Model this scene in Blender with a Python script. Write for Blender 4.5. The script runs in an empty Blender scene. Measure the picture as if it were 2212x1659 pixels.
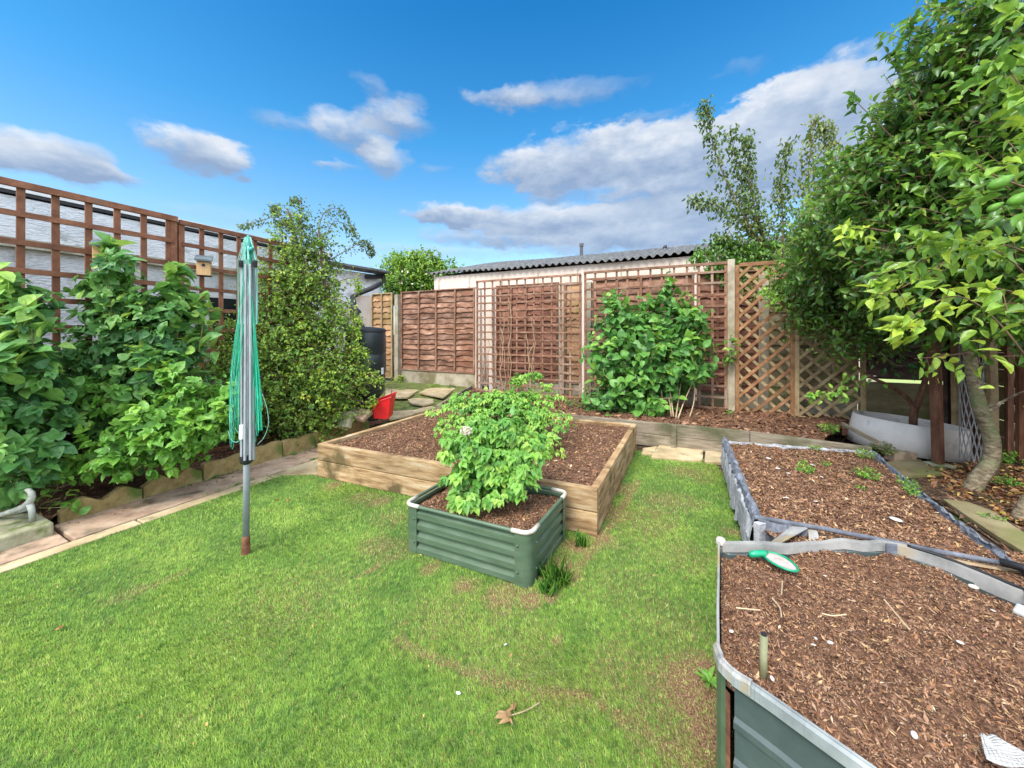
import bpy, math, random
import numpy as np
from mathutils import Vector, Matrix, noise
random.seed(7); rng = np.random.default_rng(7)
R = math.radians
sc = bpy.context.scene
# ------------------------------------------------------------ camera, sky, sun, exposure
F, H0, CX, CY = 800.0, 1.25, 1106.0, 720.0      # focal length and horizon in photo units (2212 wide)
cam = bpy.data.cameras.new('camera'); co = bpy.data.objects.new('camera', cam)
sc.collection.objects.link(co); sc.camera = co
co.location = (0, 0, H0); co.rotation_euler = (R(90), 0, 0)
cam.sensor_width = 36; cam.lens = 36*F/2212; cam.shift_y = -109.5/2212
cam.clip_start = 0.02; cam.clip_end = 2000
SUN_EL, SUN_AZ = R(50), R(-145)                 # azimuth measured from +Y (view) towards +X
sd = Vector((math.sin(SUN_AZ)*math.cos(SUN_EL), math.cos(SUN_AZ)*math.cos(SUN_EL), math.sin(SUN_EL)))
sl = bpy.data.lights.new('sun', 'SUN'); sl.energy = 2.5; sl.angle = R(22); sl.color = (1, .95, .87)
so = bpy.data.objects.new('sun', sl); sc.collection.objects.link(so)
so.rotation_euler = (-sd).to_track_quat('-Z', 'Y').to_euler()
sc.view_settings.view_transform = 'Standard'; sc.view_settings.look = 'None'
sc.view_settings.gamma = 1; sc.view_settings.exposure = 0.95

def pixdir(px, py):
    az = math.atan((px-CX)/F); el = math.atan((CY-py)/F*math.cos(az)); return az, el
wd = bpy.data.worlds.new('World'); sc.world = wd; wd.use_nodes = True
nt = wd.node_tree; nt.nodes.clear(); N = nt.nodes; LK = nt.links.new
def mth(op, a, b=None, c=None, clamp=False):
    n = N.new('ShaderNodeMath'); n.operation = op; n.use_clamp = clamp
    for i, v in enumerate((a, b, c)):
        if v is None: continue
        if isinstance(v, (int, float)): n.inputs[i].default_value = v
        else: LK(v, n.inputs[i])
    return n.outputs[0]
tc = N.new('ShaderNodeTexCoord'); sx = N.new('ShaderNodeSeparateXYZ'); LK(tc.outputs['Generated'], sx.inputs[0])
X_, Y_, Z_ = sx.outputs
az = mth('ARCTAN2', X_, Y_); el = mth('ARCSINE', Z_)
cmb = N.new('ShaderNodeCombineXYZ'); LK(az, cmb.inputs[0]); LK(mth('MULTIPLY', el, 1.9), cmb.inputs[1])
def wnoise(scale, detail, off=0.0, rough=.55):
    mp = N.new('ShaderNodeMapping'); LK(cmb.outputs[0], mp.inputs[0]); mp.inputs[1].default_value = (off, off*.7, off)
    n = N.new('ShaderNodeTexNoise'); LK(mp.outputs[0], n.inputs[0]); n.inputs['Scale'].default_value = scale
    n.inputs['Detail'].default_value = detail; n.inputs['Roughness'].default_value = rough
    return n.outputs['Fac']
n1 = wnoise(9, 8, 0, .6); n2 = wnoise(4.2, 6, 5.3); n3 = wnoise(17, 7, 2.1, .55)
wa = mth('MULTIPLY', mth('SUBTRACT', n1, .5), .26); we = mth('MULTIPLY', mth('SUBTRACT', n3, .5), .13)
azw = mth('ADD', az, wa); elw = mth('ADD', el, we); azw2 = mth('ADD', az, mth('MULTIPLY', wa, .7)); elw2 = mth('ADD', el, mth('MULTIPLY', we, .42))
clouds = [  # px, py, half width, half height, density
 (130,342,150,50,1.25),(30,340,90,34,1.0),(200,372,110,24,.9),
 (430,332,130,46,1.3),(500,345,75,36,1.0),
 (760,290,100,45,.95),(850,255,90,40,.9),(800,190,45,28,.55),(830,345,60,40,.95),(600,262,80,20,.5),(730,360,50,14,.6),(880,215,40,20,.5),
 (1200,205,190,30,.62),(1090,212,90,26,.55),
 (1290,345,250,62,.95),(1180,370,150,45,.8),(1480,385,260,95,1.25),(1400,320,180,60,.9),(1200,412,80,35,.9),
 (1720,300,260,120,1.3),(1800,190,160,80,.8),(1650,250,130,60,.9),(1380,252,90,12,.45),
 (1500,540,500,40,.35),(700,560,500,50,.3),(950,465,80,22,.9),(1150,475,240,30,1.2),(1400,480,300,44,1.3),(1050,512,160,24,.9),(1350,520,320,30,.9),(980,462,90,24,.7),
 (960,545,200,14,.35),(1600,148,60,18,.35),(930,362,30,12,.4),(2000,420,300,160,1.0),(2150,120,200,120,.8),
 (60,460,260,30,.35),(500,470,240,22,.3)]
dens = None; hs = None
for (px, py, w, h, s) in clouds:
    a0, e0 = pixdir(px, py); a1, _ = pixdir(px+w, py); a2, _ = pixdir(px-w, py); _, e1 = pixdir(px, py-h)
    ra = abs(a1-a2)/2*1.12; re = abs(e1-e0)*1.25
    lo_ = h <= 50; da = mth('DIVIDE', mth('SUBTRACT', azw2 if lo_ else azw, a0), ra); de = mth('DIVIDE', mth('SUBTRACT', elw2 if lo_ else elw, e0), re)
    d2 = mth('ADD', mth('MULTIPLY', da, da), mth('MULTIPLY', de, de))
    m = mth('MULTIPLY', mth('SUBTRACT', 1.0, d2, clamp=True), s)
    hh = mth('MULTIPLY', m, de)
    dens = m if dens is None else mth('ADD', dens, m); hs = hh if hs is None else mth('ADD', hs, hh)
# overhead and behind the camera, unseen broken white cloud added as fill light
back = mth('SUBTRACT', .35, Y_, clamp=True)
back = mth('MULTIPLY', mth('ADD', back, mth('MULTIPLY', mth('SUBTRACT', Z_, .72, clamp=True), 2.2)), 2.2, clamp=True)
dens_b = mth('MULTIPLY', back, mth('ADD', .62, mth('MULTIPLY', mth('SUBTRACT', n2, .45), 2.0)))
hrel = mth('DIVIDE', hs, mth('ADD', dens, .15))
edge = mth('ADD', mth('MULTIPLY', mth('SUBTRACT', n3, .5), .9), mth('MULTIPLY', mth('SUBTRACT', n1, .5), .9))
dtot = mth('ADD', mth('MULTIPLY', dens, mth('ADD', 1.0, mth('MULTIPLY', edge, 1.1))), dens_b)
mr = N.new('ShaderNodeMapRange'); mr.interpolation_type = 'SMOOTHSTEP'; LK(dtot, mr.inputs[0])
mr.inputs[1].default_value = .0; mr.inputs[2].default_value = 1.15; mr.inputs[4].default_value = .93
sky = N.new('ShaderNodeTexSky'); sky.sky_type = 'NISHITA'; sky.sun_disc = False
sky.sun_elevation = SUN_EL; sky.sun_rotation = SUN_AZ; sky.ozone_density = 2.5; sky.air_density = 1.0; sky.dust_density = .6
# deeper blue overhead, paler low down
gr = N.new('ShaderNodeValToRGB'); LK(Z_, gr.inputs[0])
E = gr.color_ramp.elements; E[0].position = 0; E[0].color = (.95, .98, .98, 1); E[1].position = .75; E[1].color = (.05, .76, 1.2, 1)
e = E.new(.22); e.color = (.98, 1.22, 1.22, 1); e = E.new(.45); e.color = (.34, 1.06, 1.30, 1)
mul = N.new('ShaderNodeMix'); mul.data_type = 'RGBA'; mul.blend_type = 'MULTIPLY'; mul.inputs[0].default_value = 1
LK(sky.outputs[0], mul.inputs[6]); LK(gr.outputs[0], mul.inputs[7])
cr = N.new('ShaderNodeValToRGB')
shade = mth('ADD', mth('ADD', .39, mth('MULTIPLY', hrel, .75)), mth('MULTIPLY', mth('SUBTRACT', n1, .5), 1.1))
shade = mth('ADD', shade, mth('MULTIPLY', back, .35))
LK(shade, cr.inputs[0])
E = cr.color_ramp.elements; E[0].position = .12; E[0].color = (1.55, 2.05, 3.0, 1); E[1].position = .95; E[1].color = (4.6, 4.7, 4.9, 1)
e = E.new(.5); e.color = (2.7, 3.15, 3.85, 1)
bm = mth('ADD', 1.0, mth('MULTIPLY', back, 3.2)); sc_ = N.new('ShaderNodeVectorMath'); sc_.operation = 'SCALE'; LK(cr.outputs[0], sc_.inputs[0]); LK(bm, sc_.inputs['Scale'])  # extra brightness for the added fill cloud out of view
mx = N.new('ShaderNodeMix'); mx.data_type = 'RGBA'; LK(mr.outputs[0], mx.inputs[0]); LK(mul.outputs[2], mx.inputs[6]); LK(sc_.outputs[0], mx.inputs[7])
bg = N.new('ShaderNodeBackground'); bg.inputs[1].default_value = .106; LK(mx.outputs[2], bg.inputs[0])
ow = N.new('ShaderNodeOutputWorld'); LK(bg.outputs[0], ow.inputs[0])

# ------------------------------------------------------------ helpers
V = Vector
UX, UY = .4327, .9015
def W(a, b, z=0.0): return V((a*UX + b*UY, a*UY - b*UX, z))        # garden axes: a away along the left fence, b to the right
def G(px, py, z=0.0):                                               # where the ray through a photo point meets height z
    Y = F*(H0-z)/(py-CY); return V(((px-CX)/F*Y, Y, z))
def P(px, py, Y): return V(((px-CX)/F*Y, Y, H0-(py-CY)/F*Y))
def on_line(p, px):                                                 # point of the line p + t*v seen at px
    r = (px-CX)/F; t = (r*p[1]-p[0])/(UY + r*UX); return V((p[0]+UY*t, p[1]-UX*t, 0))
col = sc.collection
def tag(o, label=None, cat=None, group=None, kind=None):
    if label: o['label'] = label
    if cat: o['category'] = cat
    if group: o['group'] = group
    if kind: o['kind'] = kind
    return o
def thing(name, label, cat, loc=(0, 0, 0), group=None):
    o = bpy.data.objects.new(name, None); col.objects.link(o); o.location = loc; o.empty_display_size = .1
    return tag(o, label, cat, group)
def link_mesh(name, me, m, parent=None, bevel=0, smooth=False):
    o = bpy.data.objects.new(name, me); col.objects.link(o)
    if m: me.materials.append(m)
    if parent: o.parent = parent
    if bevel:
        b = o.modifiers.new('bevel', 'BEVEL'); b.width = bevel; b.segments = 2; b.limit_method = 'ANGLE'
    if smooth: me.shade_smooth()
    return o
class MB:
    def __init__(s): s.v = []; s.f = []; s.t = []
    def face(s, pts, t=0):
        n = len(s.v); s.v += [tuple(p) for p in pts]; s.f.append(tuple(range(n, n+len(pts)))); s.t.append(t)
    def box(s, c, sz, rz=0.0, m=None, t=None):
        t = random.random() if t is None else t
        n = len(s.v); h = V(sz)/2; Q = m or Matrix.Rotation(rz, 3, 'Z')
        for i in range(8):
            s.v.append(tuple(V(c) + Q @ V((h.x*(1 if i & 1 else -1), h.y*(1 if i & 2 else -1), h.z*(1 if i & 4 else -1)))))
        for q in ((0,2,3,1),(4,5,7,6),(0,1,5,4),(2,6,7,3),(0,4,6,2),(1,3,7,5)): s.f.append(tuple(n+k for k in q)); s.t.append(t)
        return s
    def beam(s, p0, p1, w, h, up=(0, 0, 1), t=None):                # w across, h along 'up'
        p0, p1 = V(p0), V(p1); d = (p1-p0); L = d.length; d.normalize(); upv = V(up)
        sd_ = d.cross(upv)
        if sd_.length < 1e-4: sd_ = d.cross(V((0, 1, 0)))
        sd_.normalize(); u = sd_.cross(d)
        m = Matrix((d, sd_, u)).transposed(); return s.box((p0+p1)/2, (L, w, h), m=m, t=t)
    def tube(s, pts, rad, seg=8, cap=True, t=None):
        t = random.random() if t is None else t
        pts = [V(p) for p in pts]; rad = rad if hasattr(rad, '__len__') else [rad]*len(pts)
        n0 = len(s.v); a = None
        for i, p in enumerate(pts):
            d = (pts[min(i+1, len(pts)-1)] - pts[max(i-1, 0)]).normalized()
            if a is None: a = d.cross(V((0, 0, 1)) if abs(d.z) < .9 else V((1, 0, 0))).normalized()
            a = (a - d*a.dot(d)).normalized(); b = d.cross(a)
            for k in range(seg):
                th = 2*math.pi*k/seg; s.v.append(tuple(p + (a*math.cos(th) + b*math.sin(th))*rad[i]))
        for i in range(len(pts)-1):
            for k in range(seg):
                k2 = (k+1) % seg; s.f.append((n0+i*seg+k, n0+i*seg+k2, n0+(i+1)*seg+k2, n0+(i+1)*seg+k)); s.t.append(t)
        if cap and seg > 2:
            s.f.append(tuple(n0+k for k in reversed(range(seg)))); s.f.append(tuple(n0+(len(pts)-1)*seg+k for k in range(seg))); s.t += [t, t]
        return s
    def lathe(s, c, prof, seg=28, m=None, t=0.5):                   # prof: list of (r, z)
        n0 = len(s.v); m = m or Matrix.Identity(3)
        for (r, z) in prof:
            for k in range(seg):
                th = 2*math.pi*k/seg; s.v.append(tuple(V(c) + m @ V((r*math.cos(th), r*math.sin(th), z))))
        for i in range(len(prof)-1):
            for k in range(seg):
                k2 = (k+1) % seg; s.f.append((n0+i*seg+k, n0+i*seg+k2, n0+(i+1)*seg+k2, n0+(i+1)*seg+k)); s.t.append(t)
        return s
    def prism(s, poly, z0, z1, t=None):                             # poly: (x, y) list
        t = random.random() if t is None else t
        n = len(s.v); k = len(poly); s.v += [(p[0], p[1], z0) for p in poly] + [(p[0], p[1], z1) for p in poly]
        s.f.append(tuple(n+i for i in reversed(range(k)))); s.f.append(tuple(n+k+i for i in range(k))); s.t += [t, t]
        for i in range(k): j = (i+1) % k; s.f.append((n+i, n+j, n+k+j, n+k+i)); s.t.append(t)
        return s
    def build(s, name, m, parent=None, bevel=0, smooth=False):
        me = bpy.data.meshes.new(name); o = parent.location if parent else V((0, 0, 0))
        if parent and parent.parent: o = o + parent.parent.location
        me.from_pydata([(x-o[0], y-o[1], z-o[2]) for x, y, z in s.v], [], s.f)
        at_ = me.attributes.new('tint', 'FLOAT', 'FACE'); at_.data.foreach_set('value', s.t); me.update()
        return link_mesh(name, me, m, parent, bevel, smooth)
def np_mesh(name, verts, faces_flat, sizes, tint, m, parent=None, smooth=False):
    me = bpy.data.meshes.new(name); o = np.array(parent.location if parent else (0, 0, 0), dtype=np.float32)
    verts = verts.astype(np.float32) - o
    me.vertices.add(len(verts)); me.vertices.foreach_set('co', verts.ravel())
    me.loops.add(len(faces_flat)); me.loops.foreach_set('vertex_index', faces_flat.astype(np.int32))
    me.polygons.add(len(sizes)); st = np.concatenate(([0], np.cumsum(sizes)[:-1])).astype(np.int32)
    me.polygons.foreach_set('loop_start', st)
    a = me.attributes.new('tint', 'FLOAT', 'FACE'); a.data.foreach_set('value', tint.astype(np.float32))
    me.update(calc_edges=True); me.validate()
    return link_mesh(name, me, m, parent, 0, smooth)
def nrm(a): return a/np.maximum(np.linalg.norm(a, axis=-1, keepdims=True), 1e-9)
TM = {}
def mk_t(ts, ws, fold, droop):
    v = [(t, 0, -droop*t*t) for t in ts]; k = len(ts)
    v += [(ts[i], ws[i], fold*ws[i]-droop*ts[i]**2) for i in range(1, k-1)] + [(ts[i], -ws[i], fold*ws[i]-droop*ts[i]**2) for i in range(1, k-1)]
    f = []
    for sgn, base in ((0, k), (1, k+k-2)):
        rows = [0] + [base+i for i in range(k-2)] + [k-1]
        for i in range(k-1):
            q = [i, i+1, rows[i+1], rows[i]]; q = [x for j, x in enumerate(q) if x not in q[:j]]
            f.append(q if sgn == 0 else q[::-1])
    return np.array(v), f
TM['ovate'] = mk_t([0, .12, .38, .68, 1], [0, .30, .5, .34, 0], .35, .22)
TM['broad'] = mk_t([0, .05, .3, .6, .82, 1], [0, .36, .52, .44, .24, 0], .28, .30)
TM['lance'] = mk_t([0, .3, .7, 1], [0, .45, .38, 0], .5, .35)
TM['rhomb'] = mk_t([0, .5, 1], [0, .5, 0], .5, .2)
def leaves(name, Pp, D, Nn, L, Wd, m, parent=None, tm='ovate', tint=None):
    tv, tf = TM[tm]; n = len(Pp); D = nrm(D); S = nrm(np.cross(D, Nn)); Nn = np.cross(S, D)
    L = L[:, None, None]; Wd = Wd[:, None, None]
    cv = rng.uniform(.4, 1.7, (n, 1, 1))
    vv = Pp[:, None, :] + D[:, None, :]*L*tv[None, :, 0:1] + S[:, None, :]*Wd*tv[None, :, 1:2] + Nn[:, None, :]*(L*tv[None, :, 2:3])*cv
    k = len(tv); ff = np.concatenate([np.array(f) for f in tf]); sz = np.array([len(f) for f in tf])
    flat = (ff[None, :] + np.arange(n)[:, None]*k).ravel(); sizes = np.tile(sz, n)
    if tint is None: tint = rng.random(n)
    return np_mesh(name, vv.reshape(-1, 3), flat, sizes, np.repeat(tint, len(tf)), m, parent)

# ------------------------------------------------------------ materials
def newmat(name):
    m = bpy.data.materials.new(name); m.use_nodes = True; t = m.node_tree; return m, t, t.nodes, t.links.new, t.nodes['Principled BSDF']
def ramp(Nn, stops):
    r = Nn.new('ShaderNodeValToRGB'); e = r.color_ramp.elements
    e[0].position, e[0].color = stops[0][0], (*stops[0][1], 1); e[1].position, e[1].color = stops[-1][0], (*stops[-1][1], 1)
    for p, c in stops[1:-1]: x = e.new(p); x.color = (*c, 1)
    return r
def mat(name, stops, scale=6, stretch=(1, 1, 1), rough=.7, bump=.3, bscale=60, metal=0, detail=8, tintamt=.25, stain=None, rot=0, bdist=.004, spec=.4, dist=0):
    m, t, n, l, b = newmat(name)
    tc = n.new('ShaderNodeTexCoord'); mp = n.new('ShaderNodeMapping'); l(tc.outputs['Object'], mp.inputs[0]); mp.inputs[3].default_value = stretch
    mp.inputs[2].default_value = (0, 0, rot)
    at = n.new('ShaderNodeAttribute'); at.attribute_name = 'tint'
    ad = n.new('ShaderNodeVectorMath'); ad.operation = 'ADD'; l(mp.outputs[0], ad.inputs[0])
    ml = n.new('ShaderNodeVectorMath'); ml.operation = 'SCALE'; ml.inputs[0].default_value = (3.1, 5.3, 7.7); l(at.outputs['Fac'], ml.inputs['Scale']); l(ml.outputs[0], ad.inputs[1])
    ns = n.new('ShaderNodeTexNoise'); ns.inputs['Scale'].default_value = scale; ns.inputs['Detail'].default_value = detail; ns.inputs['Roughness'].default_value = .65; ns.inputs['Distortion'].default_value = dist
    l(ad.outputs[0], ns.inputs[0]); r = ramp(n, stops); l(ns.outputs['Fac'], r.inputs[0])
    hv = n.new('ShaderNodeHueSaturation'); l(r.outputs[0], hv.inputs['Color'])
    vv = n.new('ShaderNodeMapRange'); l(at.outputs['Fac'], vv.inputs[0]); vv.inputs[3].default_value = 1-tintamt; vv.inputs[4].default_value = 1+tintamt; l(vv.outputs[0], hv.inputs['Value'])
    c = hv.outputs[0]
    if stain:                                                       # (colour, scale, threshold, softness)
        s2 = n.new('ShaderNodeTexNoise'); s2.inputs['Scale'].default_value = stain[1]; s2.inputs['Detail'].default_value = 6; l(tc.outputs['Object'], s2.inputs[0])
        rr = n.new('ShaderNodeMapRange'); l(s2.outputs['Fac'], rr.inputs[0]); rr.inputs[1].default_value = stain[2]; rr.inputs[2].default_value = stain[2]+stain[3]
        mx = n.new('ShaderNodeMix'); mx.data_type = 'RGBA'; l(rr.outputs[0], mx.inputs[0]); l(c, mx.inputs[6]); mx.inputs[7].default_value = (*stain[0], 1); c = mx.outputs[2]
    l(c, b.inputs['Base Color']); b.inputs['Roughness'].default_value = rough; b.inputs['Metallic'].default_value = metal; b.inputs['Specular IOR Level'].default_value = spec
    if bump:
        bn = n.new('ShaderNodeTexNoise'); bn.inputs['Scale'].default_value = bscale; bn.inputs['Detail'].default_value = 6; l(ad.outputs[0], bn.inputs[0])
        bp = n.new('ShaderNodeBump'); bp.inputs['Strength'].default_value = bump; bp.inputs['Distance'].default_value = bdist; l(bn.outputs['Fac'], bp.inputs['Height']); l(bp.outputs[0], b.inputs['Normal'])
    return m
def leafmat(name, stops, rough=.42, trans=.28, spec=.35):
    m, t, n, l, b = newmat(name)
    at = n.new('ShaderNodeAttribute'); at.attribute_name = 'tint'; r = ramp(n, stops); l(at.outputs['Fac'], r.inputs[0])
    tc = n.new('ShaderNodeTexCoord'); ns = n.new('ShaderNodeTexNoise'); ns.inputs['Scale'].default_value = 35; l(tc.outputs['Object'], ns.inputs[0])
    hv = n.new('ShaderNodeHueSaturation'); l(r.outputs[0], hv.inputs['Color']); mr = n.new('ShaderNodeMapRange'); l(ns.outputs['Fac'], mr.inputs[0])
    mr.inputs[1].default_value = .3; mr.inputs[2].default_value = .7; mr.inputs[3].default_value = .75; mr.inputs[4].default_value = 1.25; l(mr.outputs[0], hv.inputs['Value'])
    l(hv.outputs[0], b.inputs['Base Color']); b.inputs['Roughness'].default_value = rough; b.inputs['Specular IOR Level'].default_value = spec
    tr = n.new('ShaderNodeBsdfTranslucent'); h2 = n.new('ShaderNodeHueSaturation'); h2.inputs['Hue'].default_value = .485; h2.inputs['Value'].default_value = 1.5; l(hv.outputs[0], h2.inputs['Color']); l(h2.outputs[0], tr.inputs[0])
    mx = n.new('ShaderNodeMixShader'); mx.inputs[0].default_value = trans; l(b.outputs[0], mx.inputs[1]); l(tr.outputs[0], mx.inputs[2])
    l(mx.outputs[0], n['Material Output'].inputs[0]); return m
M = {}
M['soil'] = mat('soil', [(.3, (.045, .023, .015)), (.5, (.14, .072, .042)), (.7, (.26, .145, .085))], scale=70, rough=.95, bump=.9, bscale=110, tintamt=.15, bdist=.012, spec=.15)
M['earth'] = mat('earth', [(.3, (.035, .022, .015)), (.5, (.09, .058, .038)), (.72, (.17, .12, .08))], scale=25, rough=.95, bump=.9, bscale=60, tintamt=0, bdist=.015, spec=.15, stain=((.05, .08, .02), 3, .58, .1))
def chipmat():
    m, t, n, l, b = newmat('chips'); at = n.new('ShaderNodeAttribute'); at.attribute_name = 'tint'
    r = ramp(n, [(0, (0.028, 0.015, 0.010)), (.12, (0.095, 0.047, 0.027)), (.22, (0.052, 0.028, 0.021)), (.32, (0.247, 0.116, 0.061)), (.40, (0.152, 0.086, 0.065)), (.48, (0.342, 0.163, 0.076)), (.56, (0.190, 0.099, 0.049)), (.64, (0.418, 0.232, 0.129)), (.72, (0.294, 0.181, 0.129)), (.80, (0.456, 0.284, 0.122)), (.90, (0.494, 0.344, 0.213)), (1, (0.684, 0.533, 0.380))]); l(at.outputs['Fac'], r.inputs[0]); l(r.outputs[0], b.inputs['Base Color']); b.inputs['Roughness'].default_value = .9
    b.inputs['Specular IOR Level'].default_value = .15; return m
M['chips'] = chipmat()
M['sleeper'] = mat('sleeper', [(.28, (.09, .055, .03)), (.42, (.28, .165, .075)), (.55, (.44, .29, .145)), (.72, (.56, .45, .31))], scale=4, stretch=(1, 1, 7), rough=.8, bump=.5, bscale=40, tintamt=.14, stain=((.13, .09, .035), 3.6, .53, .09))
M['oldboard'] = mat('oldboard', [(.3, (.10, .075, .05)), (.5, (.24, .19, .13)), (.75, (.36, .31, .23))], scale=5, stretch=(1, 1, 8), rough=.85, bump=.5, bscale=40, tintamt=.12, stain=((.08, .08, .035), 2.0, .52, .12))
M['trellis_stain'] = mat('trellis_stain', [(.3, (.12, .045, .022)), (.5, (.22, .085, .040)), (.72, (.32, .14, .072))], scale=9, rough=.7, bump=.3, bscale=50, tintamt=.15, stain=((.16, .12, .08), 4, .6, .12))
M['trellis_old'] = mat('trellis_old', [(.3, (.12, .052, .028)), (.5, (.22, .105, .06)), (.72, (.35, .20, .13))], scale=7, rough=.8, bump=.3, bscale=50, tintamt=.18, stain=((.42, .33, .25), 1.3, .55, .2))
M['lattice'] = mat('lattice', [(.3, (.16, .07, .028)), (.5, (.28, .13, .055)), (.72, (.40, .22, .11))], scale=8, rough=.75, bump=.3, bscale=50, tintamt=.15)
M['lattice_grey'] = mat('lattice_grey', [(.3, (.17, .11, .05)), (.5, (.31, .22, .11)), (.72, (.42, .33, .19))], scale=8, rough=.8, bump=.3, bscale=50, tintamt=.15)
M['lap'] = mat('lap', [(.30, (.07, .034, .02)), (.44, (.17, .08, .045)), (.56, (.29, .155, .10)), (.74, (.44, .30, .225))], scale=4.2, stretch=(1, 1, 2.5), rough=.85, bump=.5, bscale=45, tintamt=.32, stain=((.20, .07, .03), 1.4, .55, .15))
M['lap_red'] = mat('lap_red', [(.28, (.07, .028, .017)), (.45, (.16, .065, .038)), (.6, (.26, .12, .075)), (.78, (.38, .23, .165))], scale=3.2, stretch=(1, 1, 2.5), rough=.85, bump=.5, bscale=45, tintamt=.22)
M['lap_tan'] = mat('lap_tan', [(.28, (.16, .075, .03)), (.5, (.36, .20, .10)), (.75, (.50, .33, .19))], scale=3, stretch=(1, 1, 2.5), rough=.85, bump=.5, bscale=45, tintamt=.2, stain=((.17, .12, .02), 1.8, .5, .12))
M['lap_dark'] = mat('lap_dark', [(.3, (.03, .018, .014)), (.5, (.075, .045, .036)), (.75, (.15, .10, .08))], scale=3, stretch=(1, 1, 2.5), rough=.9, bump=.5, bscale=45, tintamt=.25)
M['fence_moss'] = mat('fence_moss', [(.3, (.13, .095, .04)), (.5, (.25, .20, .10)), (.72, (.36, .31, .18))], scale=3, stretch=(1, 1, 2), rough=.85, bump=.5, bscale=45, tintamt=.2, stain=((.16, .17, .05), 2.2, .5, .15))
M['concrete'] = mat('concrete', [(.3, (.22, .18, .12)), (.5, (.38, .32, .23)), (.72, (.50, .44, .34))], scale=5, rough=.9, bump=.5, bscale=90, tintamt=.1, stain=((.19, .16, .08), 3, .53, .14))
M['concrete_moss'] = mat('concrete_moss', [(.3, (.17, .16, .09)), (.5, (.33, .31, .19)), (.72, (.48, .46, .32))], scale=10, rough=.95, bump=.7, bscale=110, tintamt=.1, stain=((.14, .17, .05), 9, .54, .1))
M['stone_grey'] = mat('stone_grey', [(.3, (.20, .21, .18)), (.5, (.37, .38, .33)), (.72, (.50, .50, .45))], scale=14, rough=.85, bump=.5, bscale=120, tintamt=.05)
M['edging'] = mat('edging', [(.3, (.15, .11, .04)), (.5, (.32, .23, .09)), (.72, (.46, .36, .18))], scale=7, rough=.95, bump=.7, bscale=90, tintamt=.12, stain=((.11, .15, .03), 5, .54, .1))
M['slab_pink'] = mat('slab_pink', [(.3, (.22, .14, .09)), (.5, (.40, .27, .18)), (.72, (.54, .41, .29))], scale=7, rough=.9, bump=.5, bscale=80, tintamt=.06, stain=((.13, .10, .06), 5, .56, .12))
M['slab_tan'] = mat('slab_tan', [(.3, (.28, .20, .10)), (.5, (.45, .34, .19)), (.72, (.58, .47, .30))], scale=4, rough=.9, bump=.5, bscale=80, tintamt=.1, stain=((.24, .20, .10), 6, .56, .12))
M['white_wall'] = mat('white_wall', [(.3, (.58, .59, .59)), (.5, (.72, .73, .73)), (.72, (.80, .80, .80))], scale=4, stretch=(1, 1, 3), rough=.9, bump=.9, bscale=22, tintamt=.03, stain=((.44, .44, .42), 6, .56, .12), bdist=.02)
M['ledge'] = mat('ledge', [(.3, (.20, .18, .12)), (.5, (.42, .38, .28)), (.72, (.60, .58, .48))], scale=6, rough=.9, bump=.4, tintamt=.1)
M['shed_wall'] = mat('shed_wall', [(.3, (.52, .42, .34)), (.5, (.62, .51, .42)), (.72, (.68, .58, .49))], scale=1.5, rough=.9, bump=.2, bscale=40, tintamt=.03)
M['asbestos'] = mat('asbestos', [(.3, (.055, .055, .055)), (.5, (.11, .11, .11)), (.72, (.19, .19, .185))], scale=5, rough=.9, bump=.4, tintamt=.06, stain=((.12, .12, .11), 3, .55, .1))
M['green_metal'] = mat('green_metal', [(.3, (.058, .095, .055)), (.5, (.078, .122, .072)), (.72, (.105, .155, .098))], scale=6, stretch=(1, 1, 5), rough=.42, bump=.06, tintamt=.06, spec=.5, stain=((.10, .13, .09), 11, .63, .1))
M['dark_metal'] = mat('dark_metal', [(.3, (.035, .05, .05)), (.5, (.055, .075, .072)), (.72, (.085, .11, .10))], scale=6, rough=.5, bump=.1, tintamt=.05, spec=.5)
M['rust'] = mat('rust', [(.3, (.07, .025, .015)), (.5, (.16, .06, .03)), (.72, (.28, .13, .06))], scale=22, rough=.9, bump=.5, bscale=90, tintamt=.1)
M['galv'] = mat('galv', [(.3, (.19, .19, .18)), (.5, (.31, .30, .28)), (.72, (.41, .39, .35))], scale=9, rough=.5, bump=.15, tintamt=.05, stain=((.34, .25, .12), 5, .58, .1))
M['galv_dull'] = mat('galv_dull', [(.3, (.14, .155, .155)), (.5, (.24, .26, .255)), (.72, (.34, .355, .34))], scale=9, rough=.5, bump=.15, tintamt=.05)
M['cream'] = mat('cream', [(.3, (.42, .37, .30)), (.7, (.58, .52, .44))], scale=12, rough=.6, bump=.1, tintamt=.03, stain=((.40, .30, .2), 14, .6, .1))
M['alu'] = mat('alu', [(.3, (.23, .25, .26)), (.7, (.34, .36, .37))], scale=10, rough=.45, bump=.05, tintamt=.04, spec=.5)
M['liner'] = mat('liner', [(.3, (.05, .055, .07)), (.5, (.13, .14, .165)), (.72, (.27, .28, .31))], scale=9, rough=.85, bump=.8, bscale=30, tintamt=.15, bdist=.012)
M['liner_edge'] = mat('liner_edge', [(.3, (.22, .22, .22)), (.5, (.30, .30, .31)), (.72, (.45, .44, .43))], scale=12, rough=.9, bump=.8, bscale=40, tintamt=.15, bdist=.01)
M['plastic_dk'] = mat('plastic_dk', [(.3, (.014, .022, .022)), (.7, (.026, .036, .036))], scale=4, rough=.35, bump=.05, tintamt=.05, spec=.5)
M['black'] = mat('black', [(.3, (.012, .012, .013)), (.7, (.022, .022, .024))], scale=6, rough=.5, bump=.05, tintamt=.05)
M['red'] = mat('red', [(.3, (.55, .008, .012)), (.7, (.68, .015, .02))], scale=6, rough=.35, bump=.03, tintamt=.02, spec=.5)
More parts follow.
